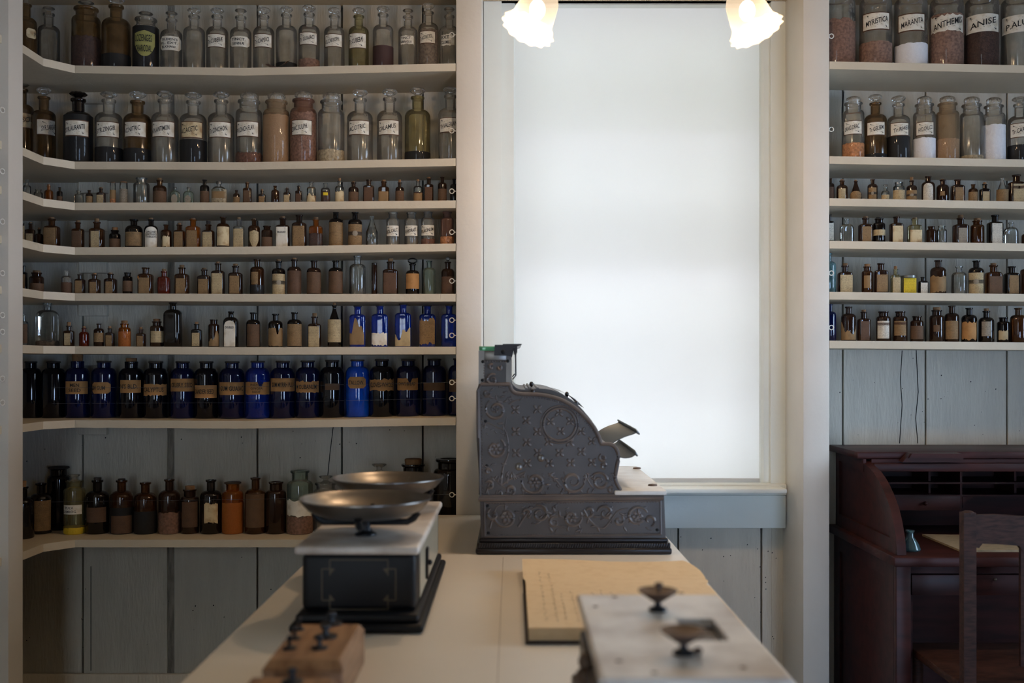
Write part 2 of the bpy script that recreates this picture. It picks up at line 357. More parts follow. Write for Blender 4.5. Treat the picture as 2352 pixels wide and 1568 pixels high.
def stopper_mb(kind, R, nr, rr, H, Ht):
    mb = MB(); h = Ht-H; hh = max(h, 0.3*R)
    if kind == 'facet':
        r = 0.60*R; sc = lambda t, z: 1.0+0.07*math.cos(10*t) if z > H+0.3*hh else 1.0
        mb.lathe([(0, H-0.15*R), (nr*R*0.7, H-0.15*R), (nr*R*0.6, H), (nr*R*0.45, H+0.18*hh), (nr*R*0.7, H+0.32*hh), (r*0.86, H+0.5*hh), (r, H+0.68*hh), (r*0.88, H+0.84*hh), (r*0.5, H+0.95*hh), (0, H+hh)], 40, scal=sc)
    elif kind == 'broad':
        r = 0.66*R; sc = lambda t, z: 1.0+0.06*math.cos(11*t) if z > H+0.1*hh else 1.0
        mb.lathe([(0, H-0.15*R), (nr*R*0.8, H-0.1*R), (nr*R*0.75, H+0.02*hh), (r*0.9, H+0.25*hh), (r, H+0.5*hh), (r*0.92, H+0.75*hh), (r*0.6, H+0.93*hh), (0, H+hh)], 44, scal=sc)
    elif kind == 'disc':
        r = 0.55*R
        mb.lathe([(0, H-0.15*R), (nr*R*0.7, H-0.15*R), (nr*R*0.6, H), (0.2*R, H+0.3*hh), (0.22*R, H+0.5*hh), (r*0.8, H+0.66*hh), (r, H+0.8*hh), (r*0.9, H+0.92*hh), (0, H+hh)], 32)
    elif kind == 'ball':
        mb.lathe([(0, H-0.1*R), (nr*R*0.6, H-0.1*R), (nr*R*0.5, H), (0.14*R, H+0.15*hh)], 20)
        mb.ball((0, 0, H+0.58*hh), hh*0.42, hh*0.42, hh*0.42, 16, 8)
    elif kind == 'ring':
        mb.lathe([(0, H-0.1*R), (nr*R*0.6, H-0.1*R), (nr*R*0.5, H), (0.16*R, H+0.12*hh), (0, H+0.15*hh)], 20)
        pts = [(0.62*R*math.cos(a)*1.0, 0, H+0.55*hh+hh*0.4*math.sin(a)) for a in [2*PI*i/24 for i in range(25)]]
        mb.tube(pts, 0.1*R, 8, cap=False)
    return mb
def label_patch(mb, R, n, dr, x0, x1, z0, z1, off, shape='rect', seed=0, mi=0):
    rnd = random.Random(seed); N = 14; mb.mi = mi; cols = []
    js = [rnd.random() for _ in range(N+1)]; kb = [rnd.random() for _ in range(N+1)]
    for i in range(N+1):
        u = i/N; x = x0+(x1-x0)*u; zt, zb = z1, z0; e = min(u, 1-u)
        if shape == 'clip': d = max(0, 0.14-e)/0.14*(z1-z0)*0.2; zt -= d; zb += d
        elif shape == 'arch': zt = z1-(1-math.sqrt(max(0, 1-(2*u-1)**2)))*(x1-x0)*0.45
        elif shape == 'shield': zb = z0+(z1-z0)*0.45*(abs(2*u-1)**2.2); zt = z1-(z1-z0)*0.1*abs(2*u-1)
        elif shape == 'oval': d = (1-math.sqrt(max(0, 1-(2*u-1)**2)))*(z1-z0)*0.45; zt -= d; zb += d
        elif shape == 'torn': zt -= js[i]*(z1-z0)*0.14; zb += kb[i]*(z1-z0)*0.12
        elif shape == 'half': zt = z0+(z1-z0)*min(1.0, max(0.3, 0.62+0.30*math.sin(seed*1.3+u*5.0)+0.16*math.sin(seed*0.7+u*13.0)+0.10*(js[i]-0.5)))
        elif shape == 'nick': zt -= (z1-z0)*(0.35 if abs(u-0.62) < 0.06 else 0.05*js[i]); zb += (z1-z0)*0.06*kb[i]
        cols.append((surf(R, n, dr, x, zb, off), surf(R, n, dr, x, zt, off)))
    vb = [(mb.bm.verts.new(a), mb.bm.verts.new(b)) for a, b in cols]
    for a, b in zip(vb, vb[1:]): mb.face([a[0], b[0], b[1], a[1]])
def surf(R, n, dr, x, z, off):
    # paper lies on the rounded glass: a point at arc distance x from the front
    if n == 2.0:
        t = x/R; return (math.sin(t)*(R+off), -math.cos(t)*(R+off), z)
    xx = min(0.999, abs(x)/R); y = (1-xx**n)**(1/n)
    return (x, -(y*R*dr+off), z)
COUNT = {}
SHELFNAME = {}
def depth_of(row, w):
    return {'S7': W+0.125, 'S8': W+0.112}.get(row, W+0.085 if w > 40 else W+0.062)
LEFTZ = {'S1': [(175, 150.5), (560, 156), (1045, 145.5)], 'S2': [(175, 371), (560, 372.5), (1045, 363.5)], 'S3': [(175, 465), (560, 464.5), (1045, 460)],
         'S4': [(173, 567.6), (560, 566.4), (1045, 559)], 'S5': [(171, 673), (560, 675), (1045, 674.8)], 'S6': [(171, 794.8), (560, 797), (1045, 796)],
         'S7': [(167, 964.5), (560, 966.4), (1045, 958.6)], 'S8': [(161, 1239), (560, 1239), (1045, 1239)],
         'R1': [(1908, 141), (2352, 150), (2600, 152)], 'R2': [(1908, 358.5), (2352, 366), (2600, 368)], 'R3': [(1908, 455), (2352, 462.7), (2600, 464)],
         'R4': [(1908, 553), (2352, 559), (2600, 560)], 'R5': [(1908, 670), (2352, 675), (2600, 676)], 'R6': [(1908, 782), (2352, 786), (2600, 787)]}
def shelf_z(row, x):     # x in survey units
    st = [(X(a, W), Z(b, W)) for a, b in LEFTZ[row]]
    if x <= st[0][0]: return st[0][1]
    for a, b in zip(st, st[1:]):
        if x <= b[0]: return a[1]+(b[1]-a[1])*(x-a[0])/(b[0]-a[0])
    return st[-1][1]
ORD = ['top', 'second', 'third', 'fourth', 'fifth', 'sixth', 'seventh', 'bottom']
def bottle(row, xc, w, yg, ys, ty, gl, stop=None, cont=None, lab=None, desc='', dy=0.0, name=None, cat='bottle', group=None, rz=0.0):
    """row, centre px, body width px, px of the glass top, px of the stopper top, type, glass, stopper kind, (contents, px of fill), label spec"""
    Y = depth_of(row, w)+dy; x = X(xc, Y); zb = shelf_z(row, x); R = w*Y/F/2; H = Z(yg, Y)-zb
    nr, rr, nf, sh, n, dr = TY[ty]
    COUNT[row] = COUNT.get(row, 0)+1; side = 'left' if row[0] == 'S' else 'right'; k = int(row[1])-1
    where = {'S8': 'bottom shelf', 'R6': 'lowest shelf'}.get(row, ORD[k]+(' shelf' if k == 0 else ' shelf down'))
    txt = (' labelled '+lab[5].replace('\n', ' ').replace('Tr.', 'Tr. ')) if lab and len(lab) > 5 and lab[5] and not desc.startswith('!') else ''
    lb = '%s%s, %s from left, %s, %s bay' % (desc.lstrip('!'), txt, ordinal(COUNT[row]), where, side)
    root = empty(name or ('apothecary_bottle' if ty in ('app', 'wide') else 'storage_jar' if ty == 'jar' else 'glass_vial' if ty == 'vial' else 'medicine_bottle'), V(x, Y, zb), rz if rz or n != 2.0 else -math.atan2(x, Y))
    tag(root, lb, cat, group or GROUPS[row])
    mb = MB(); ring_lathe(mb, body_profile(ty, R, H), 36 if w > 40 else 28, n, dr); mb.build('body', G[gl], root, ang=50)
    Ht = Z(ys, Y)-zb if ys is not None else None
    if stop == 'cork': cork_mb(nr*R*0.86, H-0.10*R, max(Ht, H+0.10*R)).build('cork', M['cork'], root)
    elif stop == 'darkcork': cork_mb(nr*R*0.86, H-0.10*R, max(Ht, H+0.12*R)).build('cork', M['darkcork'], root)
    elif stop in ('cap', 'tincap'):
        z1 = Ht if Ht and Ht > H+0.01 else H+0.02*R; z0 = H-0.35*R if stop == 'tincap' else H-0.12*R
        mb = MB(); mb.lathe([(0, z1), (rr*R*1.03, z1), (rr*R*1.08, z1-0.03*R), (rr*R*1.08, z0), (rr*R*0.9, z0)], 24); mb.build('cap', M['tin' if stop == 'tincap' else 'darkcork'], root)
    elif stop: stopper_mb(stop, R, nr, rr, H, Ht).build('stopper', G['dark'] if gl == 'dark' else (G['clear'] if stop in ('facet', 'broad', 'disc') else G['thin']), root, ang=60)
    if cont:
        c, yf = cont; zf = Z(yf, Y)-zb if yf > 1 else yf*H
        rc = R+0.0002; jag = 0.05*R if c not in ('black', 'maroon') else 0.0; rnd = random.Random(int(xc)); 
        mb = MB(); zt = min(zf, H*(1-nf)-min(sh*R, H*0.5)*0.55)
        b_ = min(0.12*R, 0.1*H); N = 36; prof = [(0, 0.0), (0.86*rc, -0.0001), (0.96*rc, b_*0.3), (rc, b_), (rc, zt-0.01*R), (rc*0.93, zt+0.01*R), (0, zt+jag)]
        if n == 2.0: mb.lathe(prof, N)
        else: ring_lathe(mb, [(a, b, n) for a, b in prof], N, n, dr)
        if jag:
            for v in mb.bm.verts:
                if v.co.z > zt-0.1*R: v.co.z += rnd.uniform(-1, 1)*jag*(2.0 if c in ('grain', 'chips', 'darkbrown', 'redbrown') else 0.8)
        mb.build('contents', M['c_'+c], root)
    if lab:
        shape, colr, f0, f1, wf = lab[:5]; text = lab[5] if len(lab) > 5 else None; frame = lab[6] if len(lab) > 6 else None
        z1 = Z(f0, Y)-zb if f0 > 1 else f0*H; z0 = Z(f1, Y)-zb if f1 > 1 else f1*H
        z0 = max(z0, 0.02*H); xo = lab[7]*R if len(lab) > 7 else 0.0
        hw = wf*R; off = 0.0006
        if n == 2.0: hw = math.asin(min(0.999, wf))*R
        mp = lambda q: (lambda a, b: surf(R, n, dr, a+xo, b, q))
        mb = MB(); label_patch(mb, R, n, dr, xo-hw, xo+hw, z0, z1, off*2 if frame else off, shape, int(xc))
        L = mb.build('label', M[colr], root)
        if frame == 'gilt':
            m2 = MB(); g = 0.07*R; label_patch(m2, R, n, dr, xo-hw-g, xo+hw+g, z0-g, z1+g, off, 'rect'); m2.build('label_border', M['gilt'], L)
        if frame in ('band', 'redband'):
            m2 = MB(); hh = z1-z0; a, b = ((0.48, 0.66) if frame == 'band' else (0.74, 0.9)); label_patch(m2, R, n, dr, xo-hw, xo+hw, z0+hh*a, z0+hh*b, off*2, 'rect'); m2.build('label_band', M['bluegreyprint' if frame == 'band' else 'redprint'], L)
            if frame == 'band':
                m2 = MB(); label_patch(m2, R, n, dr, xo-hw*0.3, xo+hw*0.3, z0+hh*0.45, z0+hh*0.69, off*3, 'oval'); m2.build('label_seal', M['q_grey'], L)
        if text:
            m2 = MB(); hh = z1-z0; lines = text.split('\n'); nl = len(lines); style = lab[8] if len(lab) > 8 else ('slant' if frame == 'gilt' else 'flat')
            for i, ln in enumerate(lines):
                if not ln.strip(): continue
                th = hh*(0.30 if style == 'slant' else 0.52/nl if nl > 1 else 0.36); tw = min(hw*1.52, th*len(ln)*0.85)
                if style == 'slant': tw = hw*1.62 if len(ln) > 6 else hw*1.38
                cz = (z0+z1)/2+(((nl-1)/2-i)*hh*0.8/nl if nl > 1 else 0); cxx = xo
                if style == 'print': th = hh*0.09; tw = min(hw*1.5, th*len(ln)*0.9); cz = z0+hh*(0.74-0.12*i)
                add_text(m2, ln, tw, th*(1.15 if style == 'slant' else 1.0), cxx, cz, mp(off*3), 0.24 if style == 'slant' else 0.0)
            if style == 'slant':
                for (cxr, czr, sg) in ((xo-hw*0.72, z1-hh*0.14, 1), (xo+hw*0.72, z0+hh*0.14, -1)):
                    for a in (-68, -40, -18, -2):
                        l = hw*(0.40+0.5*((a+68)/68)); dx, dz = math.cos(math.radians(a))*l*sg, math.sin(math.radians(a))*l*0.55*sg; t = 0.012*hh*1.6
                        m2.quad([mp(off*3)(cxr, czr+t), mp(off*3)(cxr, czr-t), mp(off*3)(cxr+dx, czr+dz-t*0.3), mp(off*3)(cxr+dx, czr+dz+t*0.3)])
            m2.build('lettering', M['ink'], L, smooth=False)
    return root
GROUPS = {'S1': 'bottles on the top shelf of the left bay', 'S2': 'bottles on the second shelf of the left bay', 'S3': 'small bottles on the third shelf of the left bay', 'S4': 'bottles on the fourth shelf of the left bay',
          'S5': 'bottles on the fifth shelf of the left bay', 'S6': 'bottles on the sixth shelf of the left bay', 'S7': 'blue jars on the seventh shelf of the left bay', 'S8': 'large bottles on the bottom shelf of the left bay',
          'R1': 'big jars on the top shelf of the right bay', 'R2': 'bottles on the second shelf of the right bay', 'R3': 'small bottles on the third shelf of the right bay', 'R4': 'bottles on the fourth shelf of the right bay',
          'R5': 'bottles on the fifth shelf of the right bay', 'R6': 'brown bottles on the lowest shelf of the right bay'}
#PART2
# ================================================================ THE ROOM
XL = -1.446; XR = 2.25
mb = MB(); mb.box(XL-0.05, XR+0.05, REAR-0.05, B+0.08, FLOOR-0.05, FLOOR); struct('floor', mb, M['floor'])
mb = MB(); mb.box(XL-0.05, XR+0.05, REAR-0.05, B+0.08, CEIL, CEIL+0.05); struct('ceiling', mb, M['ceil'])
mb = MB(); mb.box(XL-0.05, XL, REAR, B+0.05, FLOOR, CEIL); struct('wall_left', mb, M['wall'])
mb = MB(); sy0, sy1, sz0_, sz1_ = 1.35, 2.35, -0.38, 0.62
mb.box(XR, XR+0.02, REAR, sy0, FLOOR, CEIL); mb.box(XR, XR+0.02, sy1, B+0.05, FLOOR, CEIL); mb.box(XR, XR+0.02, sy0, sy1, FLOOR, sz0_); mb.box(XR, XR+0.02, sy0, sy1, sz1_, CEIL)
struct('wall_right', mb, M['rear'])
mb = MB(); ym = (sy0+sy1)/2; mb.box(XR-0.005, XR+0.015, ym-0.015, ym+0.015, sz0_, sz1_)
for f in (0.25, 0.5, 0.75): mb.box(XR-0.005, XR+0.015, sy0, sy1, sz0_+(sz1_-sz0_)*f-0.012, sz0_+(sz1_-sz0_)*f+0.012)
o = struct('window_3', mb, M['paint']); mb = MB(); mb.box(XR+0.009, XR+0.012, sy0, sy1, sz0_, sz1_); mb.build('window_pane', G['pane'], o)
# rear wall with its window, behind the camera
mb = MB()
holes = [(-1.0, -0.5, -0.5, 0.74), (0.95, 1.75, -1.0, 0.0)]
xs = [XL, -1.0, -0.5, 0.95, 1.75, XR]
for a, b in zip(xs, xs[1:]):
    hit = [h for h in holes if abs(h[0]-a) < 1e-6]
    if hit: mb.box(a, b, REAR-0.02, REAR, FLOOR, hit[0][2]); mb.box(a, b, REAR-0.02, REAR, hit[0][3], CEIL)
    else: mb.box(a, b, REAR-0.02, REAR, FLOOR, CEIL)
struct('wall_rear', mb, M['rear'])
for k, h in enumerate(holes):
    mb = MB(); xm = (h[0]+h[1])/2
    mb.box(xm-0.012, xm+0.012, REAR-0.015, REAR+0.005, h[2], h[3]); 
    for f in (0.25, 0.5, 0.75): mb.box(h[0], h[1], REAR-0.015, REAR+0.005, h[2]+(h[3]-h[2])*f-0.012, h[2]+(h[3]-h[2])*f+0.012)
    o = struct('window_2' if k == 0 else 'door_1', mb, M['paint'])
    m2 = MB(); m2.box(h[0], h[1], REAR-0.012, REAR-0.009, h[2], h[3]); m2.build('window_pane', G['pane'], o)
# plank wall behind the shelves and around the window
WX0, WX1 = X(1150, B), X(1772, B); WZ0, WZ1 = Z(1122, B), Z(10, B)
mb = MB()
bx = lambda p: X(p, B)
seams = [31, 190, (384, 400), 591, 785, 971, 1160, 1350, 1558, 1749, 1936, 2126, 2313, 2500, 2690, 2880, 2960]
prev = None
def plank(x0, x1):
    segs = [(FLOOR, CEIL)]
    if x1 > WX0 and x0 < WX1: segs = [(FLOOR, WZ0), (WZ1, CEIL)]
    for z0, z1 in segs: mb.box(x0, x1, B, B+0.02, z0, z1, 0.0012, 1)
cuts = []
for s in seams:
    if isinstance(s, tuple): cuts += [bx(s[0]), bx(s[1])]
    else: cuts += [bx(s)-0.0024, bx(s)+0.0024]
cuts[0] = XL
for i in range(1, len(cuts)-1, 2):
    a, b = cuts[i], cuts[i+1]
    pts = [a]+[c for c in (WX0, WX1) if a < c < b]+[b]
    for p, q in zip(pts, pts[1:]): plank(p, q)
mb.box(cuts[-1], XR, B, B+0.02, FLOOR, CEIL)
wb = struct('wall_back', mb, M['wall'])
mb = MB()
for x0, x1, z0, z1 in ((XL, WX0, FLOOR, CEIL), (WX1, XR, FLOOR, CEIL), (WX0, WX1, FLOOR, WZ0), (WX0, WX1, WZ1, CEIL)):
    mb.box(x0, x1, B+0.022, B+0.03, z0, z1)
mb.build('wall_backing', M['crack'], wb)
mb = MB(); mb.box(bx(384)-0.004, bx(400)+0.004, B+0.006, B+0.021, FLOOR, CEIL); mb.build('bare_batten', M['batten'], wb)
mb = MB()                                    # open drying cracks in the planks
for pts in ([(766, 975), (758, 1040), (752, 1100)], [(2072, 805), (2068, 870), (2072, 930), (2066, 1018)], [(2104, 800), (2109, 900), (2103, 960), (2108, 1018)], [(209, 1300), (209, 1540)], [(1938, 210), (1934, 260), (1938, 350)]):
    P = [(X(a, B), B-0.0004, Z(b, B)) for a, b in pts]
    for p, q in zip(P, P[1:]): mb.quad([(p[0]-0.0012, p[1], p[2]), (p[0]+0.0012, p[1], p[2]), (q[0]+0.0012, q[1], q[2]), (q[0]-0.0012, q[1], q[2])])
rnd = random.Random(3)
for i in range(90):
    px, py = rnd.choice([(rnd.uniform(60, 680), rnd.uniform(1270, 1530)), (rnd.uniform(1915, 2350), rnd.uniform(805, 1015)), (rnd.uniform(60, 1040), rnd.uniform(985, 1060)), (rnd.uniform(1560, 1790), rnd.uniform(1220, 1500))])
    r = rnd.uniform(0.0008, 0.0022); x, z = X(px, B), Z(py, B)
    mb.quad([(x-r, B-0.0004, z-r*0.6), (x+r*0.3, B-0.0004, z-r), (x+r, B-0.0004, z+r*0.7), (x-r*0.4, B-0.0004, z+r)])
mb.build('wall_nicks', M['crack'], wb, smooth=False)
mb = MB(); mb.box(XL, bx(1111), B-0.014, B, FLOOR, Z(1545, B), 0.002); struct('baseboard_left', mb, M['wall'])
mb = MB(); mb.box(bx(1111), XR, B-0.014, B, FLOOR, FLOOR+0.15, 0.002); struct('baseboard_right', mb, M['wall'])
# posts
mb = MB(); mb.box(X(1047.5, W), X(1106, W), W, B, FLOOR, CEIL, 0.002); struct('trim_1', mb, M['paint'])
mb = MB(); mb.box(X(1845, W), X(1905, W), W, B, FLOOR, CEIL, 0.002); struct('trim_2', mb, M['paint'])
mb = MB()
mb.prism([(XL, 2.558), (-1.233, 2.558), (-1.233, 2.633), (XL, 2.633)], FLOOR, CEIL); struct('trim_3', mb, M['paint'])
# window: casings, jamb, sash, glass
mb = MB()
cl0, cl1 = X(1112, B), X(1152, B-0.03)
mb.slab([(cl0, WZ0), (cl1, WZ0), (cl1, WZ1+0.02), (cl0, WZ1+0.02)], B-0.03, B)
struct('trim_4', mb, M['casing'])
mb = MB(); cr0, cr1 = X(1771, B-0.03), X(1798, B)
mb.slab([(cr0, WZ0), (cr1, WZ0), (cr1, WZ1+0.02), (cr0, WZ1+0.02)], B-0.03, B)
struct('trim_5', mb, M['casing'])
mb = MB(); mb.box(cl0, cr1, B-0.034, B, Z(3, B-0.03), Z(3, B-0.03)+0.13, 0.002); struct('trim_6', mb, M['casing'])
SH = B+0.012       # shade plane
sx0, sx1 = X(1185, SH), X(1743, SH); sz0, sz1 = Z(1107, SH), Z(18, SH)
mb = MB()          # bevelled stops from the casing back to the shade
mb.prism([(cl1-0.001, B-0.014), (sx0-0.006, B-0.014), (sx0-0.0015, B-0.009), (sx0-0.0015, SH+0.004), (cl1-0.001, SH+0.004)], WZ0, WZ1+0.02)
mb.prism([(cr0+0.001, B-0.014), (cr0+0.001, SH+0.004), (sx1+0.0015, SH+0.004), (sx1+0.0015, B-0.006), (sx1+0.008, B-0.014)], WZ0, WZ1+0.02)
struct('trim_7', mb, M['casing'])
mb = MB(); mb.box(sx0-0.001, sx1+0.001, B-0.012, SH+0.006, Z(18.5, SH), Z(0, B)); struct('trim_11', mb, M['casing'])
SA = B+0.17       # sash
mb = MB(); ex0, ex1 = sx0-0.02, sx1+0.02; ez0, ez1 = WZ0-0.01, WZ1+0.02
mb.box(ex0-0.03, ex0, SH+0.003, SA+0.05, ez0, ez1); mb.box(ex1, ex1+0.03, SH+0.003, SA+0.05, ez0, ez1); mb.box(ex0, ex1, SH+0.003, SA+0.05, ez1, ez1+0.03); mb.box(ex0, ex1, SH+0.003, SA+0.05, ez0-0.03, ez0)
sash = mb
sash.box(ex0, ex0+0.022, SA, SA+0.02, ez0, ez1); sash.box(ex1-0.022, ex1, SA, SA+0.02, ez0, ez1)
for py, h in ((302, 0.010), (575, 0.020), (838, 0.010)):
    z = Z(py, SA); sash.box(ex0, ex1, SA-0.02 if h > 0.02 else SA, SA+0.02, z-h/1.0, z+h/1.0)
wf = struct('window_1', sash, M['casing'])
mb = MB(); mb.box(ex0, ex1, SA+0.008, SA+0.011, ez0, ez1); mb.build('window_pane', G['pane'], wf)
# stool and apron
mb = MB(); mb.box(X(1107, B), X(1812, W+0.08), W+0.095, B, Z(1133, W+0.1), Z(1122, W+0.1), 0.004); mb.box(X(1107, B), 0.784, B-0.05, B, Z(1137, B-0.05), Z(1112, B-0.05), 0.003); struct('trim_8', mb, M['casing'])
mb = MB(); mb.box(X(1107, B), 0.784, B-0.042, B, Z(1213, B-0.042), Z(1137, B-0.042), 0.003); struct('trim_9', mb, M['casing'])
mb = MB(); mb.box(X(1797, B)-0.001, X(1797, B)+0.0, B-0.001, B, FLOOR, WZ0-0.1); mb.bm.free()
# unseen green board, added outside to dim the very top of the shade
mg, nt_, b_ = newmat('green_dimming_board'); b_.inputs['Base Color'].default_value = (*srgb(120, 150, 80), 1)
mb = MB(); mb.box(ex0-0.6, ex1+0.6, B+0.25, B+1.6, Z(25, B), Z(25, B)+0.03); struct('added_dimming_board', mb, mg)
# roller shade
ms, nt_, b_ = newmat('roller_shade_cloth'); nt_.nodes.remove(b_); out = nt_.nodes['Material Output']
t_ = nt_.nodes.new('ShaderNodeBsdfTranslucent'); t_.inputs[0].default_value = (0.80, 0.775, 0.755, 1); d_ = nt_.nodes.new('ShaderNodeBsdfDiffuse'); d_.inputs[0].default_value = (0.78, 0.77, 0.77, 1)
x_ = nt_.nodes.new('ShaderNodeMixShader'); x_.inputs[0].default_value = 0.45; nt_.links.new(t_.outputs[0], x_.inputs[1]); nt_.links.new(d_.outputs[0], x_.inputs[2]); nt_.links.new(x_.outputs[0], out.inputs[0])
mb = MB(); mb.box(sx0-0.006, sx1+0.006, SH+0.0005, SH+0.0015, sz0-0.002, sz1)
r_ = tag(mb.build('roller_shade', ms, loc=WO), 'white cloth roller shade drawn down over the bright window', 'window shade')
mb = MB(); mb.box(sx0-0.004, sx1+0.004, SH-0.004, SH, sz0-0.001, sz0+0.012, 0.002); mb.build('bottom_hem', ms, r_)

# ---------------------------------------------------------------- shelves
TH = 0.0205
for i in range(8):
    row = 'S%d' % (i+1); mb = MB(); xe = X(1047, W)-0.0005; xm = X(560, W)
    za, zm, ze = shelf_z(row, -1.2), shelf_z(row, xm), shelf_z(row, xe)
    g = 0.0
    mb.prism([(xm, W), (xe, W), (xe, B-0.001), (xm, B-0.001)], [zm-TH, ze-TH, ze-TH, zm-TH], [zm, ze, ze, zm])
    mb.prism([(-1.178, W), (xm, W), (xm, B-0.001), (-1.178, B-0.001)], [za-TH, zm-TH, zm-TH, za-TH], [za, zm, zm, za])
    mb.prism([(XL+0.001, 2.6335), (-1.233, 2.6335), (-1.233, 2.749), (-1.1785, W-0.0), (-1.1785, B-0.001), (XL+0.001, B-0.001)], za-TH, za)
    nm = ORD[i]
    o = tag(mb.build('wall_shelf', M['shelf'], loc=WO, smooth=False), 'white painted corner shelf, %s of the eight boards in the left bay' % (nm if i in (0, 7) else nm+' from top'), 'shelf', 'white shelves of the left bay')
    mb = MB(); mb.box(-1.30+0.05, X(250, B) if i < 7 else -1.25, B-0.018, B-0.0005, za-TH-0.032, za-TH-0.0005, 0.001, 1)
    if i < 7: mb.build('cleat', M['wall'], o)
    else: mb.bm.free()
    if i in (1, 2, 4, 7):
        mb = MB()
        for px in (120, 155): mb.ball((X(px, 2.78), W-0.045+(px-120)*0.0005*0, za-TH/2), 0.0, 0.0, 0.0)
        mb.bm.free()
for i in range(6):
    row = 'R%d' % (i+1); mb = MB(); x0 = X(1905, W)+0.0005; x1 = X(2352, W); x2 = XR-0.001
    a, b, c = shelf_z(row, x0), shelf_z(row, x1), shelf_z(row, x2)
    mb.prism([(x0, W), (x1, W), (x1, B-0.001), (x0, B-0.001)], [a-TH, b-TH, b-TH, a-TH], [a, b, b, a])
    mb.prism([(x1, W), (x2, W), (x2, B-0.001), (x1, B-0.001)], [b-TH, c-TH, c-TH, b-TH], [b, c, c, b])
    tag(mb.build('wall_shelf', M['shelf'], loc=WO, smooth=False), 'white painted shelf, %s of the six boards in the right bay' % ('top' if i == 0 else 'lowest' if i == 5 else ORD[i]+' from top'), 'shelf', 'white shelves of the right bay')
# shelves of the nearer bay on the left wall
for i in range(8):
    row = 'S%d' % (i+1); z = shelf_z(row, -1.2); mb = MB(); mb.box(XL+0.001, -1.2485, 1.6, 2.5575, z-TH, z, 0.001, 1)
    tag(mb.build('wall_shelf', M['shelf'], loc=WO), 'white shelf end at the far left edge, %s of that stack' % ('topmost' if i == 0 else 'lowest' if i == 7 else ORD[i]+' down'), 'shelf', 'white shelves beyond the left post')
# screw eyes and the wires strung between them
def screw_eye(loc, axis, label, group):
    mb = MB(); r = 0.0062
    if axis == 'x-':   # on a face looking towards -x
        pts = [(-0.012+r*math.cos(a), 0, r*math.sin(a)) for a in [2*PI*k/16 for k in range(17)]]; mb.tube(pts, 0.0014, 6, cap=False); mb.tube([(-0.006, 0, 0), (0.0015, 0, 0)], 0.0014, 6)
    else:
        pts = [(0.4*r*math.cos(a), -0.010+r*math.cos(a), r*math.sin(a)) for a in [2*PI*k/16 for k in range(17)]]; mb.tube(pts, 0.0014, 6, cap=False); mb.tube([(0, -0.004, 0), (0, 0.0015, 0)], 0.0014, 6)
    o = mb.build('screw_eye', M['eye'], loc=loc); tag(o, label, 'hook', group); return o
for k, py in enumerate((80, 300, 439, 533, 645, 735, 770, 878, 915, 1136)):
    screw_eye(V(X(1047.5, W), W+0.012, Z(py, W+0.012)), 'x-', 'small white screw eye, %s down the right end post of the left bay' % ordinal(k+1), 'screw eyes on the right end post of the left bay')
for k, py in enumerate((255, 395, 510, 628, 724, 762, 869, 924)):
    screw_eye(V(X(10, 2.558), 2.558, Z(py, 2.558)), 'y', 'small screw eye on the far left post, %s from the top' % ordinal(k+1), 'screw eyes on the far left post')
for k, py in enumerate((83, 297, 627, 752)):
    mb = MB(); r = 0.006
    pts = [(0.009+r*math.cos(a), 0.0, r*math.sin(a)) for a in [2*PI*q/16 for q in range(17)]]; mb.tube(pts, 0.0014, 6, cap=False); mb.tube([(-0.0015, 0, 0), (0.004, 0, 0)], 0.0014, 6)
    tag(mb.build('screw_eye', M['eye'], loc=V(X(1905, W), W+0.012, Z(py, W+0.012))), 'small white screw eye, %s down the post beside the right bay' % ordinal(k+1), 'hook', 'screw eyes beside the right bay')
for k, (py, pl_) in enumerate(((878, 890), (915, 926), (1136, 1150))):
    mb = MB(); mb.tube([(-1.232, W-0.02+0.0, Z(pl_, W)), (-0.7, W+0.006, Z((py+pl_)/2+4, W)), (X(1036, W), W+0.012, Z(py, W))], 0.00035, 5)
    tag(mb.build('restraint_wire', M['line'], loc=WO), 'thin wire strung across the left bay, %s' % ('in front of the blue jars, upper one', 'in front of the blue jars, lower one', 'in front of the bottom row of bottles')[k], 'wire')

# ================================================================ COUNTER
def cx_l(Y): return X(815, W)*1.0
CL, CRR = X(815, W), X(1487, W)
mb = MB(); mb.box(CL, CRR, 0.62, W-0.0015, CT-0.024, CT, 0.003); 
ct = empty('shop_counter', V((CL+CRR)/2, 1.7, FLOOR)); tag(ct, 'long cream painted shop counter running from foreground to the window', 'counter')
def child(mb, name, mats, parent, **kw):
    o = mb.build(name, mats, **kw); o.parent = parent; o.location = WO-parent.location if parent.parent is None else Vector((0, 0, 0)); return o
child(mb, 'countertop', M['counter'], ct)
mb = MB()
for (a, b) in ((0, 1),):
    mb.box(CL+0.03, CRR-0.03, 0.66, W-0.02, FLOOR, CT-0.0245)
child(mb, 'counter_body', M['paint'], ct)
mb = MB(); xs_ = X(1160, W); mb.quad([(xs_, 0.63, CT+0.0003), (xs_+0.0006, 0.63, CT+0.0003), (xs_+0.0006, 2.2, CT+0.0003), (xs_, 2.2, CT+0.0003)]); child(mb, 'board_joint', M['faint'], ct)

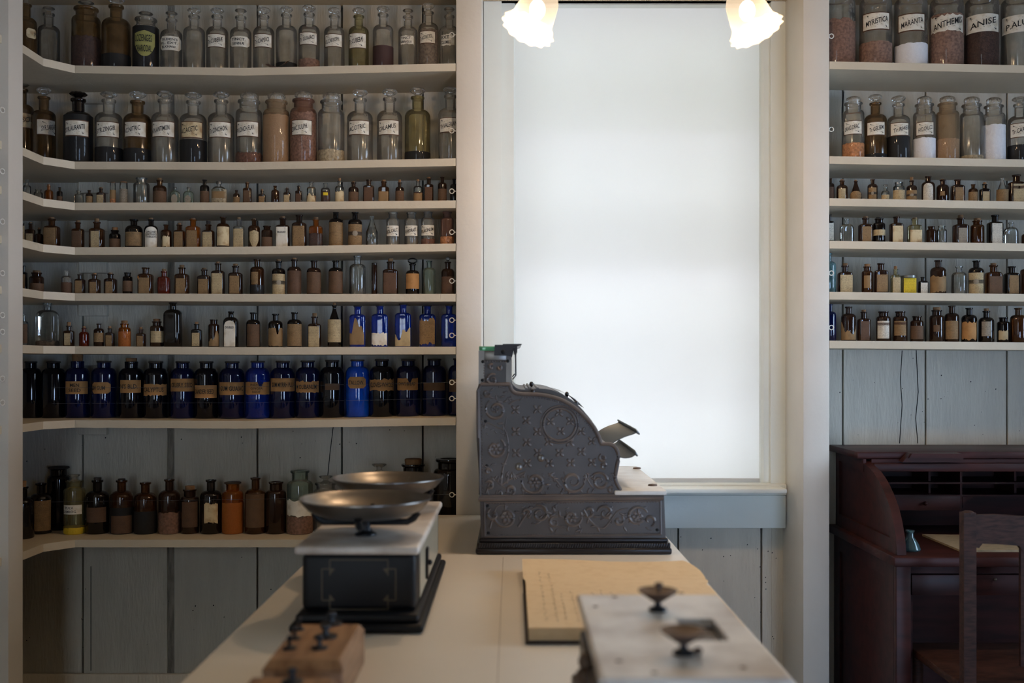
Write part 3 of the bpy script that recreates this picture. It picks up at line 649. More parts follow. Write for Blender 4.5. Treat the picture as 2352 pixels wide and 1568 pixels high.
# ================================================================ CASH REGISTER
RY = 2.235; RB = 2.75
def c3(x, y): px, py = 1050+x/2.852, 760+y/2.852; return (X(px, RY), Z(py, RY))
reg = empty('cash_register', V(0.13, 2.46, CT)); tag(reg, 'ornate embossed antique metal cash register on the cream counter', 'cash register')
def rchild(mb, name, m, **kw): return child(mb, name, m, reg, **kw)
top_pts = [(148, 345), (132, 390), (133, 700), (148, 1088), (1072, 1080), (1072, 1040), (1050, 1000), (1040, 960), (1050, 900), (1062, 830), (1055, 790), (1035, 757), (1000, 740), (950, 738), (935, 700), (900, 630), (850, 570), (780, 505), (700, 455), (620, 428), (520, 412), (430, 410), (375, 400), (350, 375), (343, 345)]
def smooth_curve(pts, n=3):
    out = []
    for i in range(len(pts)-1):
        p0, p1, p2, p3 = pts[max(i-1, 0)], pts[i], pts[i+1], pts[min(i+2, len(pts)-1)]
        for k in range(n):
            t = k/n; out.append(tuple(0.5*((2*p1[j])+(-p0[j]+p2[j])*t+(2*p0[j]-5*p1[j]+4*p2[j]-p3[j])*t*t+(-p0[j]+3*p1[j]-3*p2[j]+p3[j])*t**3) for j in range(2)))
    out.append(pts[-1]); return out
front = smooth_curve(top_pts[5:], 3)
prof = top_pts[:5]+front
P = [c3(*p) for p in prof]
mb = MB(); mb.slab(P, RY, RY+0.022); rchild(mb, 'side_panel', M['reg'])
mb = MB(); mb.slab(P, RB-0.022, RB); rchild(mb, 'side_panel', M['reg'])
# raised rim along the near panel
mb = MB(); cc = P+[P[0]]
mb.tube([(p[0]*1.0+(0.09-p[0])*0.012, RY-0.0005, p[1]+(-0.15-p[1])*0.012) for p in cc], 0.0042, 8, cap=False)
rchild(mb, 'panel_rim', M['regorn'])
# drum between the side panels, bulging a little beyond them
body = [c3(x, y) for x, y in [(150, 360), (140, 1080), (1060, 1080), (1035, 1000), (1030, 900), (1050, 830), (1030, 775), (990, 745), (945, 742)]]
dr_ = smooth_curve([(945, 735), (905, 620), (850, 545), (780, 472), (700, 420), (610, 385), (520, 378), (440, 385), (390, 375), (360, 345)], 3)
mb = MB(); mb.slab(body+[c3(*p) for p in dr_], RY+0.0225, RB-0.0225); rchild(mb, 'drum_cover', M['reg'])
mb = MB()     # moulded bands over the drum, hinge knobs
for i, (x, y) in enumerate(((455, 385), (480, 380), (530, 380))):
    p = c3(x, y-2); mb.tube([(p[0], RY+0.025, p[1]), (p[0], RB-0.025, p[1])], 0.003, 8)
rchild(mb, 'drum_banding', M['regorn'])
for (x, y, yy) in ((497, 352, 2.42), (497, 392, RY+0.01), (750, 425, 2.43), (785, 470, RY+0.03)):
    mb = MB(); q = c3(x, y+6); mb.ball((q[0], yy, q[1]), 0.005, 0.005, 0.006, 10, 6); mb.tube([(q[0], yy, q[1]-0.012), (q[0], yy, q[1])], 0.0025, 8); rchild(mb, 'lid_knob', M['regbase'])
mb = MB()     # curved glass-fronted index plate
g = [c3(*p) for p in smooth_curve([(650, 398), (720, 418), (790, 462), (848, 520)], 3)]
for a, b in zip(g, g[1:]):
    mb.quad([(a[0]+0.001, 2.32, a[1]+0.001), (b[0]+0.001, 2.32, b[1]+0.001), (b[0]+0.001, 2.62, b[1]+0.001), (a[0]+0.001, 2.62, a[1]+0.001)])
rchild(mb, 'index_plate', M['steel'])
# drawer section and base
mb = MB(); A = [c3(*p) for p in ((150, 1084), (1355, 1068), (1364, 1350), (158, 1372))]
A = [c3(148, 1088), c3(158, 1380), c3(1366, 1360), c3(1355, 1072)]
mb.slab(A, RY, RB); rchild(mb, 'drawer_case', M['reg'])
mb = MB()
fr = [c3(180, 1120), c3(182, 1345), c3(1336, 1330), c3(1334, 1108)]
for a, b in zip(fr, fr[1:]+fr[:1]): mb.tube([(a[0], RY-0.0005, a[1]), (b[0], RY-0.0005, b[1])], 0.0025, 6)
a, b = c3(140, 1100), c3(1350, 1090); mb.tube([(a[0], RY-0.001, a[1]), (b[0], RY-0.001, b[1])], 0.0055, 8)
rchild(mb, 'panel_frame', M['regorn'])
mb = MB()
def course(x0, x1, z0, z1, o, bev): mb.box(x0, x1, RY-o, RB+o, z0, z1, bev, 3)
bz = CT+0.0008; xl, xr = c3(122, 0)[0], c3(1404, 0)[0]
course(xl, xr, bz, bz+0.013, 0.010, 0.004); course(xl+0.003, xr-0.003, bz+0.013, bz+0.024, 0.007, 0.002); course(xl+0.007, xr-0.007, bz+0.024, bz+0.034, 0.004, 0.004)
b_o = rchild(mb, 'base_moulding', M['regbase'])
mb = MB(); n = 78
for i in range(n):
    x = xl+0.008+(xr-xl-0.016)*i/(n-1); mb.tube([(x-0.0015, RY-0.0075, bz+0.0135), (x+0.0015, RY-0.0075, bz+0.0235)], 0.0016, 5)
rchild(mb, 'rope_moulding', M['regbase'])
# display box on top
mb = MB(); q = [c3(143, 128), c3(149, 348), c3(356, 342), c3(356, 165), c3(320, 160), c3(320, 128)]
mb.slab(q, RY+0.004, RB-0.004); rchild(mb, 'display_box', M['reg'])
mb = MB()
a, b = c3(143, 128), c3(178, 345); mb.box(a[0]-0.0008, b[0], RY+0.001, RY+0.004, b[1], a[1]); a, b = c3(320, 190), c3(357, 338); mb.box(a[0], b[0], RY+0.001, RY+0.004, b[1], a[1])
a, b = c3(178, 130), c3(322, 192); mb.box(a[0], b[0], RY+0.0015, RY+0.004, b[1], a[1], 0.001)
rchild(mb, 'box_corner', M['steel'])
mb = MB(); a, b = c3(143, 100), c3(250, 127); mb.box(a[0], b[0], RY+0.006, RB-0.006, b[1], a[1], 0.001)
mgr = glass('green_tinted_glass', (0.4, 0.85, 0.6), 0.45, srgb(110, 170, 130), 0.08); rchild(mb, 'glass_top', mgr)
mb = MB(); q = [c3(*p) for p in ((246, 90), (242, 160), (360, 162), (366, 135), (372, 110), (395, 100), (423, 90), (424, 84), (300, 84), (298, 90))]
mb.slab(q, RY-0.002, RB+0.002); rchild(mb, 'top_bracket', M['regbase'])
mb = MB(); a = c3(302, 136); mb.ball((a[0], RY-0.003, a[1]), 0.005, 0.002, 0.005, 12, 6); rchild(mb, 'bracket_screw', M['crack'])
mb = MB(); a, b, c = c3(383, 140), c3(385, 290), c3(362, 318)
mb.tube([(a[0], RY+0.01, a[1]), (b[0], RY+0.01, b[1]), (c[0], RY+0.01, c[1])], 0.0016, 6); mb.tube([(a[0], RB-0.02, a[1]), (b[0], RB-0.02, b[1]), (c[0], RB-0.02, c[1])], 0.0016, 6)
q0, q1 = c3(373, 100), c3(394, 142); mb.box(q0[0], q1[0], RY+0.004, RB-0.004, q1[1], q0[1])
rchild(mb, 'display_window_frame', M['regbase'])
mb = MB(); mb.box(b[0]-0.002, b[0]-0.001, RY+0.01, RB-0.02, b[1], a[1]); rchild(mb, 'display_glass', G['pane'])
# coin shelf of marble
mb = MB(); a, b = c3(1072, 1044), c3(1372, 1072); zt = Z(1118, 2.25)
mb.box(c3(1030, 0)[0], c3(1372, 0)[0], RY-0.006, RB+0.02, c3(0, 1074)[1], c3(0, 1043)[1], 0.003); rchild(mb, 'marble_shelf', M['palemarble'])
for (px, py) in ((1499, 1115), (1463, 1076)):
    zt = c3(0, 1043)[1]; Y = -zt*F/(py-HZ); mb = MB(); mb.lathe([(0, 0), (0.0105, 0), (0.0095, 0.003), (0, 0.0045)], 20, c=(X(px, Y), Y, zt)); rchild(mb, 'shelf_screw', M['rust'])
# keys in two banks
def key_mesh(kind):
    mb = MB()
    a = [c3(*q) for q in smooth_curve([(1005, 768), (1050, 732), (1110, 702), (1165, 684), (1200, 668)] if kind == 0 else [(1040, 790), (1058, 822), (1105, 842), (1160, 836), (1190, 812)], 3)]
    mb.tube([(x, 0, z) for x, z in a], 0.0019, 6)
    e = a[-1]
    mb.lathe([(0, -0.0018), (0.0078, -0.0018), (0.0086, -0.0006), (0.0086, 0.0006), (0.0078, 0.0018), (0, 0.0014)], 14, c=(e[0]-0.001, 0, e[1]), M=Matrix.Rotation(math.radians(50 if kind == 0 else 60), 3, 'Y'))
    return mb
for kind in (0, 1):
    first = None
    for i in range(19):
        Y = 2.285+i*0.0205
        if first is None:
            mb = key_mesh(kind); first = mb.build('key', M['keys'], ang=25); k_ = first
        else:
            k_ = first.copy(); COL.objects.link(k_)
        k_.parent = reg; k_.location = V(0, Y, 0)-reg.location
# relief ornament
def spiral(mb, cx, cz, r, turns, sg, a0, y, t=0.0026):
    pts, rr = [], []
    N = 34
    for i in range(N):
        u = i/(N-1); a = a0+sg*turns*2*PI*u; q = r*(1-0.86*u); pts.append((cx+q*math.cos(a), y, cz+q*math.sin(a))); rr.append(t*(0.45+1.1*math.sin(PI*min(1, u+0.15))))
    mb.tube(pts, rr, 6)
def rosette(mb, cx, cz, r, y, n=6):
    for k in range(n):
        a = 2*PI*k/n; rot = Matrix.Rotation(-a, 3, 'Y'); mb.ball((cx+r*0.55*math.cos(a), y, cz+r*0.55*math.sin(a)), r*0.42, 0.0022, r*0.27, 8, 5, rot)
    mb.ball((cx, y-0.001, cz), r*0.24, 0.003, r*0.24, 8, 5)
def leaf(mb, cx, cz, l, a, y):
    rot = Matrix.Rotation(-a, 3, 'Y'); mb.ball((cx, y, cz), l, 0.0024, l*0.33, 8, 5, rot)
YO = RY-0.0002
mb = MB()
fl = [(383, 515), (527, 512), (455, 585), (385, 658), (527, 658), (458, 728), (600, 725), (740, 728), (885, 720), (388, 798), (530, 795), (672, 795), (815, 790), (460, 865), (605, 865), (745, 862), (885, 860), (815, 655), (612, 590), (742, 590), (680, 655), (668, 532)]
for x, y in fl:
    c = c3(x, y)
    for k in range(4):
        a = PI/4+k*PI/2; mb.ball((c[0]+0.0064*math.cos(a), YO, c[1]+0.0064*math.sin(a)), 0.0058, 0.0024, 0.0034, 8, 5, Matrix.Rotation(-a, 3, 'Y'))
    mb.ball((c[0], YO, c[1]), 0.0022, 0.0025, 0.0022, 6, 4)
rchild(mb, 'floral_relief', M['regorn'])
mb = MB()
for r, t in ((0.0345, 0.0028), (0.040, 0.0018)):
    c = c3(672, 612); mb.tube([(c[0]+r*math.cos(2*PI*i/48), YO-0.0008, c[1]+r*math.sin(2*PI*i/48)) for i in range(49)], t, 8, cap=False)
rchild(mb, 'round_boss', M['regorn'])
mb = MB()
S = lambda x, y, r, tn, sg, a0: spiral(mb, *c3(x, y), r/2.852/1074*1.0, tn, sg, a0, YO)
S(255, 515, 72, 1.6, 1, 2.2); S(250, 770, 70, 1.3, -1, 1.0); S(505, 990, 82, 1.4, 1, 3.0); S(760, 985, 78, 1.7, -1, 0.4); S(935, 985, 62, 1.6, -1, 2.4); S(230, 320, 40, 1.5, 1, 1.0); S(195, 405, 26, 1.2, -1, 0.5)
S(345, 1040, 38, 1.2, 1, 4.5); S(210, 1010, 32, 1.2, -1, 2.5); S(955, 830, 26, 1.3, 1, 2.0); S(965, 880, 22, 1.2, -1, 5.0); S(205, 920, 22, 1.1, 1, 0); S(1010, 1040, 20, 1.2, 1, 1); S(225, 235, 18, 1.0, 1, 1); S(275, 240, 16, 1.0, -1, 1)
rosette(mb, *c3(252, 772), 0.0165, YO, 6); rosette(mb, *c3(505, 990), 0.0155, YO, 6); rosette(mb, *c3(255, 515), 0.009, YO, 5)
rn = random.Random(5)
for (x0, y0, x1, y1, n) in ((190, 420, 330, 480, 8), (330, 450, 430, 440, 5), (170, 600, 330, 680, 9), (180, 850, 330, 1000, 16), (330, 920, 470, 960, 10), (560, 930, 720, 1040, 14), (800, 920, 900, 1050, 10), (200, 1040, 400, 1065, 8), (970, 930, 1030, 1050, 6), (210, 360, 320, 400, 5), (400, 1040, 960, 1066, 14)):
    for _ in range(n): c = c3(rn.uniform(x0, x1), rn.uniform(y0, y1)); leaf(mb, c[0], c[1], rn.uniform(0.004, 0.0078), rn.uniform(0, PI), YO)
def vine(pts, t): 
    q = [c3(*p) for p in smooth_curve(pts, 4)]; mb.tube([(a, YO, b) for a, b in q], [t*(1-0.6*i/len(q)) for i in range(len(q))], 6)
vine([(290, 1010), (300, 900), (335, 800), (330, 700), (300, 620)], 0.0028); vine([(290, 1010), (380, 950), (450, 920)], 0.0028); vine([(600, 930), (660, 990), (690, 1030)], 0.0026); vine([(180, 640), (200, 600), (300, 640), (325, 560)], 0.0022)
vine([(340, 480), (380, 455), (440, 445)], 0.002); vine([(840, 940), (870, 1000), (900, 1040)], 0.0022); vine([(190, 1060), (230, 960), (290, 1010), (370, 1060)], 0.0026)
rchild(mb, 'scroll_relief', M['regorn'])
mb = MB()
S(320, 1215, 78, 1.3, 1, 2.8); S(755, 1220, 66, 1.3, -1, 0.5); S(1180, 1215, 72, 1.4, 1, 0.4); S(540, 1195, 60, 1.4, -1, 2.0); S(970, 1190, 52, 1.4, -1, 3.0); S(235, 1200, 40, 1.2, 1, 2); S(450, 1190, 36, 1.2, 1, 5); S(860, 1180, 40, 1.1, 1, 4); S(1260, 1240, 40, 1.1, 1, 5); S(640, 1250, 40, 1.2, 1, 1); S(1060, 1240, 34, 1.2, -1, 1)
rosette(mb, *c3(325, 1215), 0.0165, YO, 6); rosette(mb, *c3(755, 1220), 0.0135, YO, 6); rosette(mb, *c3(1180, 1215), 0.0145, YO, 6)
for _ in range(75): c = c3(rn.uniform(215, 1300), rn.uniform(1145, 1310)); leaf(mb, c[0], c[1], rn.uniform(0.004, 0.009), rn.uniform(0, PI), YO)
vine([(400, 1280), (480, 1170), (560, 1160), (620, 1250), (690, 1290)], 0.003); vine([(830, 1170), (880, 1250), (960, 1290), (1050, 1180), (1120, 1160)], 0.003); vine([(215, 1290), (260, 1150), (340, 1140)], 0.0026)
rchild(mb, 'drawer_relief', M['regorn'])
mb = MB()   # beaded edges
def beads(p, q, n, r=0.0017):
    for i in range(n):
        t = i/(n-1); a, b = c3(p[0]+(q[0]-p[0])*t, p[1]+(q[1]-p[1])*t); mb.ball((a, YO, b), r, r, r, 6, 4)
beads((190, 1083), (1040, 1076), 50); rchild(mb, 'beading', M['regorn']); mb = MB(); beads((200, 1128), (1325, 1118), 60); beads((205, 1338), (1325, 1324), 60); beads((176, 1140), (178, 1330), 12); rchild(mb, 'beading', M['regorn']); mb = MB(); beads((160, 420), (168, 1060), 34); beads((178, 205), (178, 330), 8); beads((180, 200), (318, 200), 9)
arc = smooth_curve([(360, 405), (420, 430), (520, 436), (610, 450), (690, 478), (770, 528), (840, 592), (890, 650), (922, 710), (940, 750)], 5)
for i in range(0, len(arc)): a, b = c3(*arc[i]); mb.ball((a, YO, b), 0.0016, 0.0016, 0.0016, 6, 4)
rchild(mb, 'beading', M['regorn'])
for (x, y) in ((550, 832), (405, 888)):
    c = c3(x, y); L_ = MB(); L_.bm.free(); mb = MB(); Mx = Matrix.Rotation(PI/2, 3, 'X')
    mb.lathe([(0, 0.004), (0.0052, 0.004), (0.0075, 0.0028), (0.0082, 0), (0, 0)], 20, c=(c[0], RY, c[1]), M=Mx); lk = rchild(mb, 'lock', M['steel'])
    m2 = MB(); m2.box(c[0]-0.0009, c[0]+0.0009, RY-0.0046, RY-0.0038, c[1]-0.0035, c[1]+0.0035); m2.build('keyhole', M['crack'], lk)
for (x, y) in ((186, 590), (194, 882), (200, 1145), (205, 1322), (1310, 1302), (168, 200), (332, 197), (165, 322)):
    c = c3(x, y); mb = MB(); mb.ball((c[0], RY-0.0005, c[1]), 0.0035, 0.0015, 0.0035, 10, 5); rchild(mb, 'panel_screw', M['crack'])

# ================================================================ BLACK TWO-PAN SCALE
sc = empty('counter_scale', V(-0.235, 1.84, CT)); tag(sc, 'black counter scale with marble top and two round nickel pans', 'scale')
def sch(mb, name, m, **kw): return child(mb, name, m, sc, **kw)
mz = -0.277; m0 = mz-0.0125
mb = MB(); mb.box(-0.33, -0.1405, 1.58, 2.106, m0, mz, 0.005, 4); sch(mb, 'marble_top', M['marble'])
mb = MB(); bx0, bx1, by0, by1 = -0.3225, -0.147, 1.60, 2.09
mb.box(bx0, bx1, by0, by1, CT+0.028, m0-0.0005, 0.010, 4); bo = sch(mb, 'case', M['black'])
mb = MB(); mb.box(bx0-0.014, bx1+0.014, by0-0.03, by1+0.014, CT+0.0008, CT+0.014, 0.006, 4); mb.box(bx0-0.006, bx1+0.006, by0-0.02, by1+0.006, CT+0.014, CT+0.028, 0.006, 4); sch(mb, 'plinth', M['black'])
mb = MB(); mb.box(bx1+0.0002, bx1+0.0016, by0+0.055, by1-0.04, CT+0.036, m0-0.006, 0.0005); sp_ = sch(mb, 'side_plate', mat('pale_side_plate', srgb(168, 160, 140), 0.3, 0.2))
mb = MB(); mb.box(bx1+0.0018, bx1+0.006, 1.755, 1.775, CT+0.045, m0-0.02, 0.002); mb.ball((bx1+0.008, 1.765, -0.335), 0.005, 0.005, 0.005, 10, 6); sch(mb, 'side_latch', M['darkmetal'])
mb = MB(); t = 0.0009; mgold = mat('faded_gilt_line', srgb(74, 62, 40), 0.5)
def fline(x0, z0, x1, z1):
    y = by0-0.0004
    if abs(z0-z1) < 1e-6: mb.quad([(x0, y, z0-t), (x1, y, z0-t), (x1, y, z0+t), (x0, y, z0+t)])
    else: mb.quad([(x0-t, y, z0), (x0+t, y, z0), (x1+t, y, z1), (x1-t, y, z1)])
xa, xb, za, zb_ = -0.291, -0.178, -0.392+0.022, -0.306
for (x0, z0, x1, z1) in ((xa+0.012, zb_+0.006, xb-0.012, zb_+0.006), (xa+0.012, za-0.006, xb-0.012, za-0.006), (xa, za+0.008, xa, zb_-0.008), (xb, za+0.008, xb, zb_-0.008), (xa, zb_-0.008, xa+0.018, zb_-0.008), (xb-0.018, zb_-0.008, xb, zb_-0.008), (xa, za+0.008, xa+0.018, za+0.008), (xb-0.018, za+0.008, xb, za+0.008), (xa+0.012, zb_-0.018, xa+0.012, zb_+0.006), (xb-0.012, zb_-0.018, xb-0.012, zb_+0.006), (xa+0.012, za-0.006, xa+0.012, za+0.016), (xb-0.012, za-0.006, xb-0.012, za+0.016)): fline(x0, z0, x1, z1)
for sx, sz in ((1, 1), (-1, 1), (1, -1), (-1, -1)):
    cx_ = xa+0.012 if sx > 0 else xb-0.012; cz_ = zb_-0.008 if sz > 0 else za+0.008
    mb.quad([(cx_, by0-0.0005, cz_), (cx_+sx*0.008, by0-0.0005, cz_), (cx_+sx*0.004, by0-0.0005, cz_-sz*0.0045), (cx_, by0-0.0005, cz_-sz*0.009)])
sch(mb, 'corner_scrollwork', mgold, smooth=False)
for Y in (1.69, 1.995):
    x = -0.2365; mb = MB()
    mb.lathe([(0, 0), (0.018, 0), (0.017, 0.003), (0.010, 0.007), (0.008, 0.012), (0.0085, 0.0275), (0, 0.0275)], 24, c=(x, Y, mz+0.0003)); st = sch(mb, 'pan_stem', M['darkmetal'])
    mb = MB()
    for a in (0, PI/2):
        ca, sa = math.cos(a), math.sin(a); pts = []
        for u in (-1, -0.92, -0.8, -0.45, 0, 0.45, 0.8, 0.92, 1):
            h = 0.0215 if abs(u) < 0.85 else 0.027 if abs(u) < 0.95 else 0.037
            pts.append((x+u*0.084*ca, Y+u*0.084*sa, mz+h))
        mb.tube(pts, [0.0055 if abs(u) < 0.9 else 0.006 for u in (-1, -0.92, -0.8, -0.45, 0, 0.45, 0.8, 0.92, 1)], 10)
    sch(mb, 'pan_bracket', M['darkmetal'])
    mb = MB(); zb2 = mz+0.031; R_ = 0.1055; H_ = 0.028
    prof = [(0, 0), (0.05, 0.0005), (0.072, 0.004), (0.090, 0.013), (0.1, 0.024), (0.1045, 0.0295), (0.1060, 0.0305), (0.1062, 0.0285), (0.1045, 0.027), (0.1015, 0.0225), (0.0915, 0.0115), (0.073, 0.0022), (0.05, -0.0016), (0, -0.002)]
    prof = [(r, z*0.98) for r, z in prof]
    mb.lathe(prof, 56, c=(x, Y, zb2)); sch(mb, 'scale_pan', M['steel'])

# ================================================================ WEIGHT BLOCKS
def weight_block(x0, x1, y0, y1, h, knobs, label, rz=0):
    cx0, cy0 = (x0+x1)/2, (y0+y1)/2
    r = empty('weight_block', V(cx0, cy0, CT), rz); tag(r, label, 'weight block')
    mb = MB(); a, b = (x1-x0)/2, (y1-y0)/2
    mb.box(-a, a, -b, b, 0.0004, h-0.013, 0.002); mb.build('wooden_block', M['blockwood'], r)
    mb = MB(); n = 4
    bm = mb.bm
    lo = [(-a, -b), (a, -b), (a, b), (-a, b)]; hi = [(-a+0.006, -b+0.012), (a-0.006, -b+0.012), (a-0.006, b-0.006), (-a+0.006, b-0.006)]
    v0 = [bm.verts.new((p[0], p[1], h-0.0129)) for p in lo]; v1 = [bm.verts.new((p[0], p[1], h-0.009)) for p in lo]; v2 = [bm.verts.new((p[0], p[1], h)) for p in hi]
    mb.face(list(reversed(v0))); mb.face(v2)
    for p, q in ((v0, v1), (v1, v2)):
        for i in range(4): mb.face([p[i], p[(i+1) % 4], q[(i+1) % 4], q[i]])
    mb.build('block_top', M['blockwood'], r)
    for (kx, ky, kr) in knobs:
        m3 = MB(); m3.lathe([(0, 0.0002), (kr, 0.0002), (kr, 0.0022), (kr*0.8, 0.003), (kr*0.3, 0.0035), (kr*0.25, 0.010), (kr*0.45, 0.013), (kr*0.42, 0.016), (0, 0.0175)], 20, c=(kx, ky, h))
        w_ = m3.build('brass_weight', M['darkmetal']); w_.parent = None
        w_.location = V(cx0, cy0, CT)+Matrix.Rotation(rz, 4, 'Z') @ (Vector((0, 0, 0)))
        w_.rotation_euler = (0, 0, rz); yield w_
HB = 0.055
ks = []
for px, py, kr in ((688, 1446, 0.0055), (677, 1467, 0.0062), (665, 1490, 0.0070), (761, 1433, 0.0125), (748, 1463, 0.0125), (734, 1489, 0.0085)):
    z = CT+HB; Y = -z*F/(py-HZ); ks.append((X(px, Y)+0.2475, Y-1.3255, kr*1.2))
names = ['left column of the oak block, farthest', 'left column of the oak block, middle', 'left column of the oak block, nearest', 'right column of the oak block, farthest', 'right column of the oak block, middle', 'right column of the oak block, nearest']
for w_, nm in zip(weight_block(-0.295, -0.2, 1.233, 1.418, HB, ks, 'oak block holding two columns of knobbed weights, left foreground'), names):
    tag(w_, 'dark knobbed weight, '+nm, 'weight', 'knobbed weights in the oak block')
for w_ in weight_block(-0.297, -0.196, 1.02, 1.178, HB, [(0.004, 0.055, 0.012)], 'second oak block cut by the bottom edge of the picture'):
    tag(w_, 'dark knobbed weight on the nearest oak block', 'weight')

# ================================================================ LEDGER
lb = empty('ledger_book', V(0.17, 1.75, CT)); tag(lb, 'old open ledger with handwritten cream pages and dark cover', 'book')
def lch(mb, name, m, **kw): return child(mb, name, m, lb, **kw)
LX0, LX1 = 0.024, 0.34
mb = MB(); mb.box(LX0-0.005, LX1+0.004, 1.512, 1.838, CT+0.0006, CT+0.004, 0.0012); mb.box(LX0-0.004, LX1, 1.838, 1.985, CT+0.0006, CT+0.003, 0.001); lch(mb, 'cover', mat('ledger_cover', srgb(52, 40, 34), 0.6))
mb = MB()
for i in range(12):
    z0 = CT+0.0045+i*0.0016; mb.box(LX0+rn.uniform(0, 0.0015), LX1-rn.uniform(0, 0.003), 1.520+rn.uniform(-0.0015, 0.0015)+i*0.0004, 1.836, z0, z0+0.0013)
lch(mb, 'page_stack', M['q_page'], smooth=False)
mb = MB()    # top leaf over the stack, then the curling turned leaf
def leafz(Y, x):
    s = CT+0.0245
    if Y < 1.80: return s+0.0012*math.sin(9*x+3*Y)
    t = (Y-1.80)/0.25
    return s-0.018*math.sin(min(1, t*1.6)*PI*0.5)*0.7+0.020*max(0, t-0.35)**1.3+0.003*math.sin(12*x+2)*t+0.010*max(0, t-0.6)*max(0, (x-0.2))*8
NX, NY = 22, 34; gv = []
for j in range(NY+1):
    Y = 1.518+(2.045-1.518)*j/NY; row = []
    for i in range(NX+1):
        u = i/NX; xr = LX1 if Y < 1.83 else LX1+0.02*math.sin((Y-1.83)*14)-0.10*max(0, Y-1.97)
        x = LX0+(xr-LX0)*u; yy = Y-(0.012*u*u if j == NY else 0)+(0.010*math.sin(u*5) if j >= NY-1 else 0)
        row.append(mb.bm.verts.new((x-(0.004 if Y > 1.9 else 0), yy, leafz(Y, x))))
    gv.append(row)
for j in range(NY):
    for i in range(NX): mb.face([gv[j][i], gv[j][i+1], gv[j+1][i+1], gv[j+1][i]])
lf = lch(mb, 'open_leaf', M['q_page'], ang=80)
mb = MB()    # handwriting, running up the page
for col in range(9):
    x = LX0+0.026+col*0.0165+rn.uniform(-0.003, 0.003); y = 1.545+rn.uniform(0, 0.02); end = 1.545+rn.uniform(0.1, 0.22) if col > 1 else 1.95
    while y < end:
        L_ = rn.uniform(0.010, 0.026); n = int(L_/0.0022); pts = []
        for k in range(n+1):
            yy = y+L_*k/n; xx = x+rn.uniform(-0.0022, 0.0022)+(0.002 if k % 3 == 0 else 0); pts.append((xx, yy, leafz(yy, xx)+0.0007))
        for p, q in zip(pts, pts[1:]):
            mb.quad([(p[0]-0.0004, p[1], p[2]), (p[0]+0.0004, p[1], p[2]), (q[0]+0.0004, q[1], q[2]), (q[0]-0.0004, q[1], q[2])])
        y += L_+rn.uniform(0.004, 0.012)
m_o = mb.build('handwriting', M['faint'], lf, smooth=False)

# ================================================================ MARBLE-TOPPED SCALE, RIGHT FOREGROUND
mt = empty('marble_scale', V(0.171, 1.14, CT)); tag(mt, 'small apothecary balance with pale marble slab, blurred in right foreground', 'scale')
def mch(mb, name, m, **kw): return child(mb, name, m, mt, **kw)
tz = -0.290; m0 = tz-0.011
ya, yb = 0.965, 1.312; xa, xb = 0.086, 0.2555
hx0, hx1, hy0, hy1 = 0.186, 0.2285, 1.095, 1.19
mb = MB()
for (a, b, c, d) in ((xa, hx0, ya, yb), (hx1, xb, ya, yb), (hx0, hx1, ya, hy0), (hx0, hx1, hy1, yb)): mb.box(a, b, c, d, m0, tz)
bmesh.ops.remove_doubles(mb.bm, verts=mb.bm.verts, dist=1e-5)
# round the slab's two outer rims with a bead
mb.tube([(xa, ya, tz-0.0055), (xb, ya, tz-0.0055), (xb, yb, tz-0.0055), (xa, yb, tz-0.0055), (xa, ya, tz-0.0055)], 0.0055, 10)
mch(mb, 'marble_slab', M['marble'])
mb = MB(); mb.box(xa-0.002, xb+0.002, ya+0.012, yb-0.012, CT+0.02, m0-0.03, 0.004); mb.box(xa+0.004, xb-0.004, ya+0.02, yb-0.02, m0-0.03, m0-0.0003); ob = mch(mb, 'case', mat('brown_case', srgb(62, 48, 40), 0.4))
mb = MB(); mb.box(xa-0.012, xb+0.012, ya, yb, CT+0.001, CT+0.02, 0.006, 3); mch(mb, 'plinth', bpy.data.materials['brown_case'])
for fx in (xa-0.004, xb+0.004):
    mb = MB()
    for k, (r, z) in enumerate(((0.012, CT+0.028), (0.010, CT+0.045), (0.012, CT+0.062), (0.009, CT+0.078))): mb.ball((fx, ya+0.19, z), r, r*1.3, 0.010, 12, 8)
    mch(mb, 'corner_scroll', M['rust'])
mb = MB(); mb.box(hx0+0.001, hx1-0.001, hy0+0.001, hy1-0.001, m0-0.012, m0-0.008); mch(mb, 'well_floor', M['darkmetal'])
mb = MB()
mb.tube([(hx0, hy0, m0), (hx0, hy1, m0), (hx1, hy1, m0), (hx1, hy0, m0), (hx0, hy0, m0)], 0.0016, 6); mch(mb, 'well_rim', M['darkmetal'])
for (px, py) in ((1511, 1402), (1570, 1502)):
    Y = -tz*F/(py-HZ); x = X(px, Y); mb = MB()
    mb.lathe([(0, 0), (0.011, 0), (0.010, 0.003), (0.004, 0.006), (0.0035, 0.013), (0, 0.013)], 20, c=(x, Y, tz+0.0003)); mch(mb, 'pan_stem', M['darkmetal'])
    mb = MB(); mb.lathe([(0.0, 0.010), (0.006, 0.011), (0.0225, 0.0225), (0.0232, 0.0245), (0.020, 0.025), (0.006, 0.018), (0, 0.017)], 28, c=(x, Y, tz)); mch(mb, 'pan_cup', M['rust'])
    if py < 1450:
        mb = MB(); mb.lathe([(0, 0.017), (0.0025, 0.017), (0.0022, 0.028), (0.005, 0.029), (0.0048, 0.0325), (0, 0.034)], 14, c=(x+0.001, Y, tz)); mch(mb, 'cup_knob', M['rust'])
    else:
        mb = MB(); mb.ball((x+0.014, Y-0.002, tz+0.004), 0.005, 0.004, 0.004, 10, 6); mch(mb, 'clamp_screw', M['rust'])
